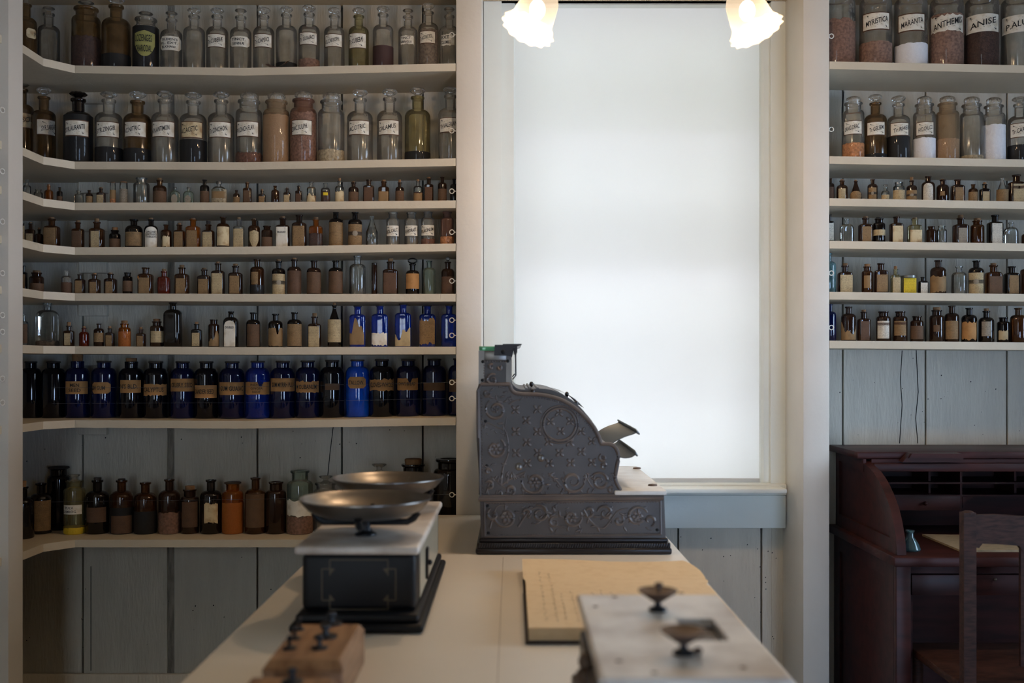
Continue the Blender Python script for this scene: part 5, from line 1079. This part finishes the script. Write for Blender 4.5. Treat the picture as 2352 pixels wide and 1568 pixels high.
A_ = 'cork'
L = lambda c='tan', f0=0.62, f1=0.08, wf=0.8, sh='rect', **k: (sh, 'p_'+c, f0, f1, wf)
Q = lambda c='tan', f0=0.62, f1=0.08, wf=0.8, sh='rect': (sh, 'q_'+c, f0, f1, wf)
T = lambda c, f0, f1, wf, txt, sh='rect', style='print', frame=None: (sh, 'q_'+c, f0, f1, wf, txt, frame, 0.0, style)
rows = [
('S3', 62, 18, 413, None, 'round', 'thin', None, None, None, 'tall empty clear vial'),
('S3', 88, 20, 435, None, 'mouth', 'thin', None, None, None, 'short empty clear jar'),
('S3', 112, 19, 427, 423, 'round', 'orange', A_, None, None, 'shiny amber corked bottle'),
('S3', 137, 13, 430, 429, 'round', 'dark', 'cap', None, L('brown', .5), 'tiny dark capped bottle'),
('S3', 181, 19, 438, None, 'sq', 'thin', None, None, None, 'small empty clear square bottle'),
('S3', 205, 16, 437, None, 'round', 'brown', None, None, L('tan', .6), 'tiny brown bottle, tan label'),
('S3', 232, 19, 433, 430, 'sq', 'brown', A_, None, L('cream', .62), 'small brown square corked bottle, cream label'),
('S3', 259, 13, 420, 418, 'vial', 'thin', A_, ('orange', .3), ('rect', 'q_tan', .68, .3, .97), 'thin glass vial, brown label'),
('S3', 284, 18, 420, 417, 'vial', 'thin', A_, ('white', .5), ('rect', 'p_grey', .72, .04, .97), 'thick vial wrapped in printed paper'),
('S3', 325, 36, 409, None, 'mouth', 'thin', None, None, None, 'wide empty clear glass jar'),
('S3', 367, 31, 414, 409, 'round', 'amber', A_, None, L('brown', .55, .04, .9), 'round amber corked bottle, brown label'),
('S3', 402, 24, 430, 428, 'flask', 'green', 'tincap', None, ('oval', 'q_grey', .6, .1, .6), 'small round flask, metal cap'),
('S3', 433, 24, 430, 428, 'flask', 'green', 'tincap', None, ('oval', 'p_grey', .55, .1, .6), 'small round flask, metal cap, oval label'),
('S3', 470, 21, 413, 411, 'round', 'dark', 'cap', None, L('brown', .55, .05, .9), 'dark bottle with tall black cap'),
('S3', 503, 34, 417, 414, 'flask', 'thin', 'tincap', ('beads', .78), ('rect', 'q_tan', .58, .3, .97), 'flat flask full of pellets, brown band'),
('S3', 543, 15, 437, None, 'round', 'brown', None, None, L('tan', .55, .02, .9), 'tiny brown bottle, tan label'),
('S3', 568, 19, 420, 418, 'sq', 'amber', A_, None, L('brown', .65), 'amber square corked bottle, brown label'),
('S3', 602, 16, 438, 434, 'sq', 'brown', A_, None, L('tan', .6), 'tiny brown corked bottle, tan label'),
('S3', 632, 18, 427, None, 'round', 'amber', None, None, None, 'small bare amber bottle'),
('S3', 659.5, 16, 433, 431, 'sq', 'brown', A_, None, L('cream', .62), 'tiny brown corked bottle, cream label'),
('S3', 686, 15, 428, 426, 'sq', 'brown', 'darkcork', None, L('dull', .6), 'tiny dark square bottle'),
('S3', 715, 21, 418, None, 'round', 'thin', None, ('tan', .4), Q('dirty', .5, .05, .9, 'half'), 'small clear bottle, peeling cream label'),
('S3', 747.6, 21, 421, 417, 'round', 'thin', 'ball', ('darkbrown', .62), ('rect', 'q_yellow', .55, .42, .5), 'small ball-stoppered bottle, yellow label scrap'),
('S3', 780, 21, 416, 409, 'round', 'thin', A_, None, Q('dirty', .6, .02, .9, 'torn'), 'small clear corked bottle, torn label'),
('S3', 812, 24, 419, 417, 'round', 'brown', A_, None, L('brown', .55, .04, .9), 'squat round brown corked bottle'),
('S3', 847, 25, 413, None, 'sq', 'brown', None, None, L('dull', .68), 'brown square bottle, dull label'),
('S3', 881.6, 25, 417, 413, 'sq', 'amber', A_, None, Q('tan', .55, .04, .9), 'amber square corked bottle, plain label'),
('S3', 918, 20, 419, 413, 'round', 'brown', A_, None, L('brown', .6, .05, .95), 'round brown corked bottle, brown label'),
('S3', 960, 21, 416, 412, 'round', 'thin', A_, ('darkbrown', .5), Q('tan', .5, .02, .9, 'torn'), 'clear corked bottle, curling label'),
('S3', 985, 21, 410, 407, 'sq', 'brown', A_, None, L('dull', .65), 'tall brown square corked bottle'),
('S3', 1016, 20, 407, None, 'round', 'brown', None, None, L('brown', .55, .02, .95), 'tall round brown bottle'),
('S3', 1043, 18, 411, None, 'round', 'dark', None, None, None, 'dark bottle beside the end post'),
('S4', 52, 15, 513, None, 'sq', 'brown', None, None, L('cream', .9, .1, .9), 'cream-labelled bottle half behind post'),
('S4', 70, 20, 513, 510, 'sq', 'brown', A_, None, L('cream', .6), 'brown corked bottle, cream label'),
('S4', 90, 17, 527, 523, 'round', 'brown', A_, None, None, 'small brown corked bottle'),
('S4', 119, 34, 503, 499, 'sq', 'amber', A_, None, L('tan', .70), 'large amber square corked bottle, tan label'),
('S4', 179, 26, 511, 506, 'sq', 'amber', A_, None, L('brown', .68, .02, .85), 'amber square corked bottle, brown label'),
('S4', 222.6, 32, 510, 502, 'sq', 'amber', A_, None, L('cream', .66, .04, .6), 'amber square corked bottle, cream label'),
('S4', 264, 25, 529, 522, 'mouth', 'dark', A_, None, L('brown', .55, .05, .95), 'squat black corked bottle, brown label'),
('S4', 307.6, 39, 504, None, 'round', 'dark', None, None, L('tan', .56, .1, .9), 'wide round dark bottle, broad tan label'),
('S4', 347, 30, 504, 500, 'round', 'dark', A_, None, T('white', .74, .06, .88, 'ORCHIC\nSUBSTANCE\nTABLETS', 'arch'), '!dark corked bottle with arched white label'),
('S4', 381.5, 25, 516, None, 'round', 'amber', None, None, Q('dirty', .55, .06, .6, 'torn'), 'small amber bottle, tattered label'),
('S4', 412, 25, 516, 512, 'sq', 'amber', A_, None, L('tan', .7), 'amber square corked bottle, tan label'),
('S4', 443.6, 31, 504, 501, 'sq', 'orange', A_, None, L('tan', .62, .03, .75), 'golden amber corked bottle, tan label'),
('S4', 478.5, 27, 516, 507, 'sq', 'amber', 'darkcork', None, L('cream', .68), 'amber square bottle, tall dark cork'),
('S4', 512.4, 30, 498, None, 'round', 'amber', None, None, Q('dirty', .68, .1, .88), 'round amber bottle, pale clean label'),
('S4', 549, 25, 504, 499, 'sq', 'thin', A_, None, L('cream', .68, .02, .9), 'clear corked bottle, full cream label'),
('S4', 583.6, 27, 504, 502, 'round', 'amber', A_, None, ('shield', 'p_cream', .62, .05, .72), 'amber corked bottle, shield label'),
('S4', 613.3, 25, 519, None, 'mouth', 'brown', None, None, L('brown', .5, .08, .9), 'squat wide-necked brown bottle'),
('S4', 649.5, 31, 501, 497, 'sq', 'brown', A_, None, T('white', .70, .04, .86, 'BLAUD'), '!brown corked bottle with white BLAUD label'),
('S4', 687.6, 32, 494, None, 'sq', 'brown', None, None, L('tan', .66, .03, .85), 'brown square bottle, tan label'),
('S4', 725.7, 30, 504, 498.5, 'sq', 'orange', A_, ('darkbrown', .5), None, 'orange square corked bottle half full'),
('S4', 771.4, 32, 485, None, 'round', 'dark', None, None, L('tan', .68, .02, .96), 'tall dark bottle, wraparound tan label'),
('S4', 815.5, 32, 487, None, 'round', 'dark', None, None, ('rect', 'p_tan', .64, .03, .92, None, 'band'), 'tall dark bottle, tan label, navy band'),
('S4', 854.3, 28, 497, None, 'cone', 'thin', None, None, None, 'empty clear panel bottle'),
('S4', 902.4, 31, 488, None, 'mouth', 'clear', None, None, ('rect', 'q_white', .60, .30, .85, 'SOL.CALC.', None, -0.05, 'slant'), '!wide-necked clear bottle, slanted white label'),
('S4', 944.8, 32, 488, None, 'mouth', 'clear', None, None, ('rect', 'q_white', .60, .30, .85, 'R.HYDRAST.', None, -0.05, 'slant'), '!wide-necked clear bottle, white label'),
('S4', 982.9, 31, 487, None, 'mouth', 'clear', None, ('chips', .2), ('rect', 'q_white', .60, .30, .9, 'PLACINUM', None, -0.05, 'slant'), '!clear bottle, white label, brown chips'),
('S4', 1027, 31, 487, None, 'mouth', 'red', None, ('orange', .27), None, 'brown-stained bottle with orange powder'),
('S5', 54, 16, 610, None, 'sq', 'dark', None, None, L('tan', .7), 'dark bottle half behind post'),
('S5', 84, 32, 626, 621, 'mouth', 'brown', A_, None, L('brown', .5, .05, .95), 'squat brown corked jar, brown label'),
('S5', 153, 23, 621.6, None, 'round', 'clear', None, ('darkbrown', .5), L('dull', .5, .05, .95), 'narrow grey-necked bottle, dark label'),
('S5', 183.5, 22, 630, None, 'sq', 'brown', None, None, L('tan', .68, .08, .7), 'small brown square bottle, tan label'),
('S5', 217, 25, 630, 627, 'sq', 'amber', A_, None, L('tan', .62, .03, .6), 'small amber square corked bottle'),
('S5', 254, 27, 628.5, 626, 'sq', 'brown', A_, None, L('tan', .62, .03, .6), 'brown square corked bottle, tan label'),
('S5', 293, 22, 626, None, 'mouth', 'dark', None, None, ('rect', 'p_brown', .62, .15, .97), 'small black bottle, brown label'),
('S5', 334.5, 33, 614.5, None, 'sq', 'amber', None, None, L('tan', .62, .05, .72), 'amber square bottle, tan label'),
('S5', 376.7, 27, 623, 617.6, 'sq', 'redamber', A_, None, Q('kraft', .6, .06, .0001), 'red-orange square corked bottle'),
('S5', 418, 31, 614.5, 608.6, 'sq', 'amber', A_, None, L('tan', .60, .05, .7), 'amber square corked bottle, tan label'),
('S5', 469, 29, 619, 615, 'sq', 'brown', A_, None, L('tan', .62, .02, .75), 'brown square corked bottle, tan label'),
('S5', 500.7, 29, 605, 601, 'sq', 'brown', A_, None, L('cream', .68, .04, .85), 'tall brown corked bottle, cream label'),
('S5', 541, 31, 611, 605.7, 'sq', 'brown', A_, None, L('tan', .66, .06, .72), 'brown square corked bottle, tall tan label'),
('S5', 590.5, 32, 595.5, None, 'round', 'amber', None, ('black', .28), ('rect', 'p_tan', .64, .3, .5, None, None, -0.4), 'round amber bottle, black liquid below label'),
('S5', 640, 31, 600, 595.5, 'round', 'dark', A_, None, ('rect', 'p_cream', .62, .03, .85, None, 'band'), 'dark corked bottle, navy-banded cream label'),
('S5', 676, 32, 596, 592, 'round', 'brown', A_, None, L('dull', .68, .04, .95), 'round brown corked bottle, dull label'),
('S5', 721, 33, 598.6, None, 'round', 'brown', None, None, L('brown', .66, .05, .96), 'round brown bottle, wide brown label'),
('S5', 771, 33, 598.6, None, 'round', 'dark', None, None, L('brown', .68, .05, .95), 'round dark bottle, split brown label'),
('S5', 821.4, 38, 587.6, None, 'round', 'thin', None, None, None, 'tall empty clear round bottle'),
('S5', 859.8, 13, 603.8, None, 'vial', 'brown', None, None, None, 'slim brown glass tube'),
('S5', 897, 35, 601, 593.8, 'sq', 'brown', A_, None, L('dull', .66, .05, .85), 'wide brown square corked bottle'),
('S5', 947.6, 32, 606, 593, 'round', 'dark', 'ring', None, Q('kraft', .68, .2, .9), 'black ring-stoppered bottle, plain tan label'),
('S5', 985.7, 29, 599, None, 'round', 'green', None, None, None, 'empty pale green bottle'),
('S5', 1028.6, 31, 601.4, 589.5, 'round', 'brown', 'ball', None, L('dull', .55, .04, .9), 'dark bottle with ball stopper by post'),
('S6', 54, 22, 722, None, 'round', 'thin', None, None, L('brown', .7, .1, .7), 'clear bottle with brown label behind post'),
('S6', 109, 46, 695.5, None, 'tall', 'thin', None, ('grain', .12), None, 'large empty clear bottle with dregs'),
('S6', 158, 23, 748, 739.5, 'sq', 'brown', A_, None, L('cream', .64, .06, .6), 'brown corked bottle, cream label'),
('S6', 193, 22, 753, 749, 'round', 'redamber', A_, None, None, 'small bare reddish corked bottle'),
('S6', 227, 23, 743, None, 'round', 'brown', None, None, L('tan', .6, .2, .85), 'small round brown bottle, tan label'),
('S6', 252.4, 20, 754, 749, 'sq', 'brown', A_, None, L('tan', .62, .03, .7), 'tiny brown corked bottle, tan label'),
('S6', 286, 27, 743, 736, 'mouth', 'orange', A_, ('glowing', .66), None, 'bright orange wide-necked corked bottle'),
('S6', 323.8, 20, 756, 751, 'sq', 'amber', A_, None, L('tan', .62, .03, .7), 'tiny amber corked bottle, tan label'),
('S6', 360, 30, 738, 732, 'mouth', 'brown', A_, None, L('cream', .62, .17, .85), 'brown corked bottle, square cream label'),
('S6', 397, 39, 694, None, 'tall', 'dark', 'cap', None, None, 'tallest dark bottle, bare glass'),
('S6', 451.7, 23, 744, 739, 'sq', 'dark', A_, None, L('cream', .62, .05, .75), 'dark corked bottle, tall cream label'),
('S6', 491, 25, 733.6, None, 'mouth', 'brown', None, None, Q('tan', .6, .04, .85, 'half'), 'brown bottle, torn brown label'),
('S6', 530.5, 32, 715, None, 'tall', 'dark', None, None, T('white', .74, .02, .8, 'DOUBLLO', 'arch', 'print'), '!dark bottle, arched white label with figure'),
('S6', 581.7, 32, 717.6, None, 'round', 'dark', None, None, L('brown', .66, .03, .85), 'round dark bottle, brown label'),
('S6', 632.9, 33, 720.5, None, 'round', 'dark', None, None, Q('tan', .58, .03, .94, 'nick'), 'round dark bottle, nicked plain label'),
('S6', 676.4, 33, 717, None, 'round', 'dark', None, None, L('tan', .66, .04, .95), 'round dark bottle, split tan label'),
('S6', 722.6, 29, 727, 719, 'sq', 'brown', A_, None, L('cream', .68, .02, .85), 'brown square corked bottle, cream label'),
('S6', 767.9, 31, 701, 693, 'cone', 'dark', A_, None, L('cream', .66, .12, .95), 'tall tapering dark corked bottle, cream label'),
('S6', 821.4, 36, 702, None, 'cob', 'cobalt', 'cap', None, Q('tan', .70, .06, .92, 'half'), 'cobalt blue bottle, torn brown label'),
('S6', 872.6, 37, 701, None, 'cob', 'cobalt', 'cap', None, Q('white', .36, .03, .95, 'torn'), 'cobalt blue bottle, torn white label low'),
('S6', 926, 37, 698, None, 'cob', 'cobalt', 'cap', None, Q('cream', .48, .02, .95, 'half'), 'cobalt blue bottle, torn cream label'),
('S6', 982, 37, 701, None, 'cob', 'cobalt', 'cap', None, L('tan', .70, .04, .95, 'torn'), 'cobalt blue bottle covered by brown label'),
('S6', 1031.7, 36, 701, None, 'cob', 'cobalt', 'cap', None, None, 'bare cobalt blue bottle by the post'),
]
for e in rows: bottle(*e)
# cobalt storage jars
K_ = lambda t, a, c, sh='rect', wf=0.86, xo=-0.12: (sh, 'q_kraft', a, c, wf, t, None, xo, 'flat')
J = [('S7', 71, 46, 830, None, 'deep', 'cap', None, 'near-black jar at the post'),
('S7', 123, 52, 830, None, 'deep', 'cap', None, 'near-black unlabelled jar'),
('S7', 178, 54, 829, 813, 'navy', 'cork', K_('MEN\nSEED', 875, 904), '!corked blue jar, kraft label ending SEED'),
('S7', 239, 55, 829, 827, 'navy', 'cap', K_('ASH GUM', 877, 903, 'clip', .72, -0.28), 'blue jar'),
('S7', 302, 55, 830, 822, 'deep', 'cork', K_("N'S BLD.", 872, 901, 'rect', .8), "dark blue corked jar"),
('S7', 358, 55, 830, 828, 'deep', 'cap', K_('CALYPTUS', 880, 909, 'torn', .9), 'dark blue jar'),
('S7', 419.5, 53, 830, 828, 'navy', 'cap', K_('CELERY SEED', 869, 898, 'rect', .95, -.05), 'blue jar'),
('S7', 474, 53, 830, 828, 'deep', 'cap', K_('CANDER SEED', 884, 913, 'rect', .9), 'dark blue jar'),
('S7', 533, 56, 830, 828, 'navy', 'cap', K_('GUM GUAIAC', 877, 906, 'rect', .97, -.02), 'blue jar'),
('S7', 592, 55, 829, 827, 'cobalt', 'cap', K_('INDICA\nGINGER\nROOT', 876, 906, 'nick', .95, -.05), 'blue jar'),
('S7', 649.5, 55, 829, 827, 'navy', 'cap', K_('GUM MYRRH PULV', 868, 898, 'rect', .96, 0), 'blue jar'),
('S7', 707, 55, 828, 826, 'navy', 'cap', K_('M OLIBANUM', 873, 902, 'torn', .92, -.08), 'blue jar'),
('S7', 763, 55, 827, 825, 'deep', 'cap', ('rect', 'q_brown', 880, 895, .58), 'near-black jar with small faint label'),
('S7', 821, 54, 826, 824, 'bright', 'cap', K_('TALLOW', 865, 891, 'clip', .72, -.06), 'brightest cobalt blue jar'),
('S7', 877, 55, 825, 823, 'deep', 'cap', K_('CLOVES-WHOLE', 868, 898, 'torn', .98, -.02), 'near-black jar'),
('S7', 938, 55, 825, 823, 'navy', 'cap', K_("JOHN'S BREAD", 867, 896, 'nick', .84, -.1), "!blue jar with ragged BREAD label"),
('S7', 997.6, 54, 824, 822, 'navy', 'cap', ('rect', 'q_brown', 878, 896, .9), 'blue jar with blank brown label'),
('S7', 1057, 55, 823, 821, 'navy', 'cap', ('rect', 'q_brown', 870, 899, .9), 'blue jar cut off by the post')]
for r_, x, w_, yg, ys, g_, st, lab, d in J: bottle(r_, x, w_, yg, ys, 'jar', g_, st, None, lab, d, cat='jar')
big = [('S8', 52, 50, 1117, 1104, 'round', 'dark', 'cork', None, None, 'large black corked bottle by the post', -0.085),
('S8', 94, 48, 1109, None, 'round', 'dark', None, None, ('rect', 'p_tan', 1147, 1216, .8, None, None, 0.1), 'dark bottle with tall tan label', 0.0),
('S8', 135, 50, 1072, 1071, 'wide', 'dark', 'cap', None, None, 'wide black jar standing behind others', 0.065),
('S8', 171, 47, 1103, 1088, 'wide', 'yellow', 'disc', ('yellow', 1209), ('rect', 'q_white', 1157, 1178, .82, 'PULV\nGAMBOG.', None, -.25, 'flat'), 'yellow jar', -0.008),
('S8', 224, 52, 1102, 1096, 'round', 'dark', 'darkcork', None, ('rect', 'p_dull', 1162, 1196, .8, None, None, -.15), 'dark bottle with dull brown label', 0),
('S8', 279.5, 52, 1102, 1100, 'round', 'amber', 'darkcork', ('black', .5), ('rect', 'p_dull', 1181, 1224, .85), 'amber bottle with low dark label', 0),
('S8', 334, 51, 1107, None, 'round', 'amber', None, ('black', .45), None, 'bare amber bottle', 0),
('S8', 389, 48, 1100, None, 'round', 'brown', None, ('redbrown', .4), None, 'bare reddish brown bottle', 0),
('S8', 436, 42, 1123, 1115, 'mouth', 'brown', 'cork', None, ('rect', 'p_dull', 1150, 1208, .8), 'short brown corked bottle, dull label', 0),
('S8', 484.6, 49, 1101, None, 'round', 'dark', None, None, ('torn', 'q_dirty', 1150, 1201, .6), 'dark bottle with peeled whitish label', 0),
('S8', 534.5, 48, 1107, 1105, 'mouth', 'orange', 'cap', ('glowing', 1152), None, 'glowing orange wide-necked bottle', 0),
('S8', 587, 48, 1096, None, 'round', 'amber', None, None, ('rect', 'q_brown', 1132, 1208, .85, None, None, -.1), 'amber bottle with tall brown label', 0),
('S8', 634, 46, 1105.6, None, 'mouth', 'brown', None, None, None, 'bare dark brown bottle', 0),
('S8', 689, 59, 1080, None, 'mouth', 'green', None, ('redbrown', 1182), ('torn', 'q_white', 1142, 1184, .96), 'pale green jar with white label', 0),
('S8', 748, 58, 1108, 1091, 'wide', 'clear', 'disc', None, None, 'frosted jar half behind the front pan', 0.03),
('S8', 871, 62, 1084, 1063, 'wide', 'clear', 'disc', None, None, 'frosted jar behind the scale pans', 0.01),
('S8', 949, 64, 1065, 1053, 'wide', 'dark', 'cork', None, None, 'black corked jar behind the pans', 0.01),
('S8', 1033, 76, 1053, None, 'wide', 'dark', None, None, None, 'large black jar beside the post', 0.0)]
for r_, x, w_, yg, ys, ty, g_, st, ct_, lab, d, dy in big: bottle(r_, x, w_, yg, ys, ty, g_, st, ct_, lab, d, dy, cat='jar' if 'jar' in d else 'bottle')
# right bay
b('R1', 1923, 80, -26, -50, 'wide', 'clear', 'broad', ('redbrown', 55), None, 'large jar of reddish brown grains', cat='jar')
b('R1', 2011, 72, -26, -50, 'wide', 'clear', 'broad', ('pinkbrown', 104), gl('MYRISTICA', 'q_white', 42, 76, .84, 0.08), 'large jar', cat='jar')
b('R1', 2092, 73, -26, -50, 'wide', 'clear', 'broad', ('white', 108), gl('MARANTA', 'q_white', 45, 79, .82, 0.08), 'large jar with white powder', cat='jar')
b('R1', 2174, 73, -26, -50, 'wide', 'clear', 'broad', ('pinkbrown', 40), ('torn', 'q_white', 42, 84, .9, 'ANTHEMIS', None, 0.05, 'slant'), 'large jar', cat='jar')
b('R1', 2255, 74, -26, -50, 'wide', 'clear', 'broad', ('darkbrown', 80), ('rect', 'q_white', 43, 83, .9, 'ANISE', None, 0.05, 'slant'), 'large jar', cat='jar')
b('R1', 2338, 74, -26, -50, 'wide', 'clear', 'broad', None, ('rect', 'q_white', 45, 84, .9, 'P.ALUM', None, 0.05, 'slant'), 'large jar', cat='jar')
b('R2', 1960, 48, 237, 222, 'wide', 'clear', 'broad', ('orange', 332), gl('SANG.DRAC.', 'q_white', 284, 311, .84, -.02), 'clear bottle')
b('R2', 2010.6, 50, 237, 217, 'app', 'stain', 'facet', ('black', 356), gl('Tr.GELSEM.', 'q_white', 287, 313, .8, .1), 'tinted bottle')
b('R2', 2063.7, 51, 240, 220, 'app', 'clear', 'facet', ('black', 316), gl('Tr.RHEI', 'q_white', 289, 314, .8, .14), 'half black bottle')
b('R2', 2123, 49, 240, 221.5, 'wide', 'clear', 'broad', ('white', 320), gl('HYD.CHL.CO.', 'q_white', 287, 313, .8, .1), 'bottle of white powder')
b('R2', 2176, 51, 238.6, 221, 'wide', 'tan', 'broad', ('tan', 322), None, 'unlabelled jar half full of tan powder', cat='jar')
b('R2', 2231.6, 51, 241, 222.5, 'wide', 'clear', 'broad', ('beads', 360), None, 'unlabelled almost empty clear jar', cat='jar')
b('R2', 2282.4, 50, 243.7, 223.8, 'wide', 'clear', 'broad', ('white', 290), None, 'unlabelled jar full of white powder', cat='jar')
b('R2', 2342, 52, 240, 222, 'app', 'clear', 'facet', ('black', 336), gl('Tr.CARD.', 'q_white', 290, 318, .8, .05), 'clear bottle half black')
rows = [
('R3', 1907, 18, 410, None, 'round', 'brown', None, None, L('dull'), 'brown bottle half behind the post'),
('R3', 1934, 25, 415, 412, 'round', 'amber', A_, None, L('cream', .6, .04, .6), 'amber corked bottle, cream label'),
('R3', 1965.6, 26, 416, 413, 'cone', 'brown', A_, None, L('tan', .5, .05, .9, 'oval'), 'pear-shaped brown corked bottle'),
('R3', 2004, 22.5, 412, None, 'round', 'brown', None, None, ('rect', 'p_tan', .62, .04, .7, None, 'band'), 'brown bottle with navy-banded label'),
('R3', 2033.6, 19, 431, 424, 'round', 'thin', 'disc', None, L('cream', .5, .05, .85), 'tiny clear glass-stoppered bottle'),
('R3', 2064.6, 26, 419, None, 'mouth', 'thin', None, None, L('cream', .6, .04, .95), 'clear bottle, wraparound cream label'),
('R3', 2094, 23, 415, 407, 'round', 'brown', A_, None, ('rect', 'p_tan', .55, .05, .92, None, 'band'), 'brown corked bottle, banded tan label'),
('R3', 2131.8, 29, 405, None, 'round', 'brown', None, None, L('white', .72, .04, .7, 'arch'), 'tall brown bottle, arched white label'),
('R3', 2165, 27, 413, 411, 'round', 'brown', A_, None, Q('tan', .5, .3, .35, 'torn'), 'brown corked bottle, label scrap'),
('R3', 2199.5, 29, 412.5, None, 'sq', 'brown', None, None, L('tan', .66, .04, .65), 'brown square bottle, tan label'),
('R3', 2235, 20.5, 423.5, None, 'round', 'amber', None, None, L('tan', .6, .05, .9), 'small amber bottle, tan label'),
('R3', 2261.8, 22, 423, 419, 'sq', 'dark', A_, None, L('cream', .62, .04, .7), 'small dark corked bottle, cream label'),
('R3', 2302.4, 26, 409, None, 'cone', 'clear', None, None, L('tan', .56, .03, .95), 'clear bottle, wraparound tan label'),
('R3', 2334.5, 36, 402, None, 'sq', 'brown', None, None, ('rect', 'p_cream', .68, .04, .72, None, 'redband'), 'broad brown bottle, red and cream label'),
('R4', 1905, 20, 493, None, 'sq', 'dark', None, None, L('white', .7, .1, .8), 'white-labelled bottle half behind the post'),
('R4', 1945, 32, 503, None, 'flask', 'thin', None, None, None, 'empty clear flask'),
('R4', 1987.8, 30, 501, 497, 'sq', 'brown', A_, None, L('tan', .66, .03, .7), 'brown square corked bottle, tan label'),
('R4', 2019, 27, 502, 499, 'mouth', 'dark', 'darkcork', None, ('rect', 'p_cream', .55, .32, .97), 'dark bottle, cream band label'),
('R4', 2058.8, 29, 498, None, 'sq', 'brown', None, None, Q('dirty', .66, .05, .8), 'brown square bottle, plain cream label'),
('R4', 2101, 30, 503, 500, 'sq', 'yellow', A_, None, L('yellow', .0001, .0, .0001) if False else Q('dirty', .56, .04, .9), 'yellowish clear corked bottle'),
('R4', 2139, 22.5, 520, None, 'mouth', 'brown', None, None, None, 'short bare brown bottle'),
('R4', 2163, 22.5, 519, None, 'mouth', 'thin', None, None, None, 'short empty clear bottle'),
('R4', 2206.4, 33, 501, 494, 'sq', 'brown', A_, None, L('grey', .62, .04, .6), 'brown square corked bottle, grey label'),
('R4', 2244.8, 30, 507, 501, 'mouth', 'amber', A_, None, None, 'bare amber corked bottle'),
('R4', 2285.4, 33, 494, None, 'sq', 'dark', None, None, L('white', .72, .03, .7), 'dark square bottle, tall white label'),
('R4', 2322, 33, 511, None, 'flask', 'thin', None, None, None, 'empty clear round-shouldered flask'),
('R4', 2357, 20, 530, None, 'round', 'brown', None, None, None, 'brown bottle cut by the picture edge'),
('R5', 1903, 34, 582, None, 'round', 'aqua', None, None, None, 'blue-green bottle half behind the post'),
('R5', 1941, 32, 610, 604.5, 'sq', 'brown', A_, None, L('cream', .66, .03, .88), 'brown corked bottle, large cream label'),
('R5', 1992, 25, 612, 606, 'mouth', 'amber', A_, None, Q('tan', .66, .2, .55), 'narrow amber corked bottle'),
('R5', 2023, 31, 604.5, None, 'sq', 'brown', None, None, L('tan', .62, .06, .8), 'brown square bottle, framed tan label'),
('R5', 2057, 21, 618, 611, 'sq', 'yellow', A_, None, L('cream', .66, .03, .85), 'narrow clear corked bottle, cream label'),
('R5', 2087, 31, 633, 628, 'tin', 'yellow', 'tincap', None, ('rect', 'p_yellow', .86, .03, .93), 'bright yellow square tin, metal lid'),
('R5', 2120, 21, 636, None, 'sq', 'dark', None, None, L('white', .66, .04, .75), 'tiny dark bottle, white label'),
('R5', 2154.8, 35, 597.6, None, 'round', 'brown', None, None, Q('tan', .56, .04, .95, 'torn'), 'round brown bottle, torn plain label'),
('R5', 2203, 34, 611.6, None, 'round', 'thin', None, None, None, 'empty clear round bottle'),
('R5', 2242, 33.5, 598.5, None, 'round', 'dark', None, None, ('rect', 'p_cream', .64, .03, .88, None, 'band'), 'dark bottle, navy-banded cream label'),
('R5', 2281.8, 36, 609, 604, 'sq', 'amber', A_, None, L('brown', .62, .06, .8), 'amber square corked bottle, brown label'),
('R5', 2323.5, 33, 611.6, None, 'sq', 'dark', None, None, L('tan', .68, .06, .65), 'dark square bottle, tan label'),
('R5', 2360, 28, 600, None, 'sq', 'brown', None, None, None, 'brown bottle cut by the picture edge'),
('R6', 1906, 28, 698, None, 'round', 'navy', None, None, None, 'dark blue bottle half behind the post'),
('R6', 1949, 33, 704, None, 'round', 'brown', None, None, Q('tan', .56, .04, .95, 'half'), 'round brown bottle, torn label'),
('R6', 1984, 28, 716, 711, 'sq', 'brown', A_, None, L('dull', .68, .04, .7), 'brown square corked bottle'),
('R6', 2029, 32, 715, None, 'mouth', 'brown', None, None, ('rect', 'p_white', .68, .1, .75, None, 'redband'), 'wide-necked brown bottle, white label, maroon heading'),
('R6', 2067.6, 32, 715, None, 'mouth', 'brown', None, None, ('rect', 'p_tan', .68, .2, .75, None, 'redband'), 'wide-necked brown bottle, tan label, maroon heading'),
('R6', 2106, 29, 726, None, 'mouth', 'brown', None, None, L('brown', .62, .1, .92), 'short wide-necked brown bottle'),
('R6', 2151.5, 32, 712, 705.4, 'mouth', 'brown', A_, None, Q('brown', .55, .3, .4, 'torn'), 'brown corked jar, label remnant'),
('R6', 2186, 32, 702, None, 'round', 'brown', None, None, L('tan', .58, .08, .8), 'tall round brown bottle, tan label'),
('R6', 2226, 34, 706.8, None, 'round', 'dark', None, None, Q('kraft', .62, .05, .88, 'torn'), 'dark bottle, large plain tan label'),
('R6', 2265.4, 34, 714, 708, 'round', 'dark', A_, None, L('grey', .66, .2, .55), 'dark corked bottle, grey label'),
('R6', 2304.6, 27.5, 728.7, None, 'mouth', 'dark', None, None, Q('cream', .5, .08, .7, 'torn'), 'short black bottle, torn cream label'),
('R6', 2338.6, 36, 706.8, None, 'round', 'amber', None, None, None, 'round bare amber bottle'),
]
for e in rows: bottle(*e)
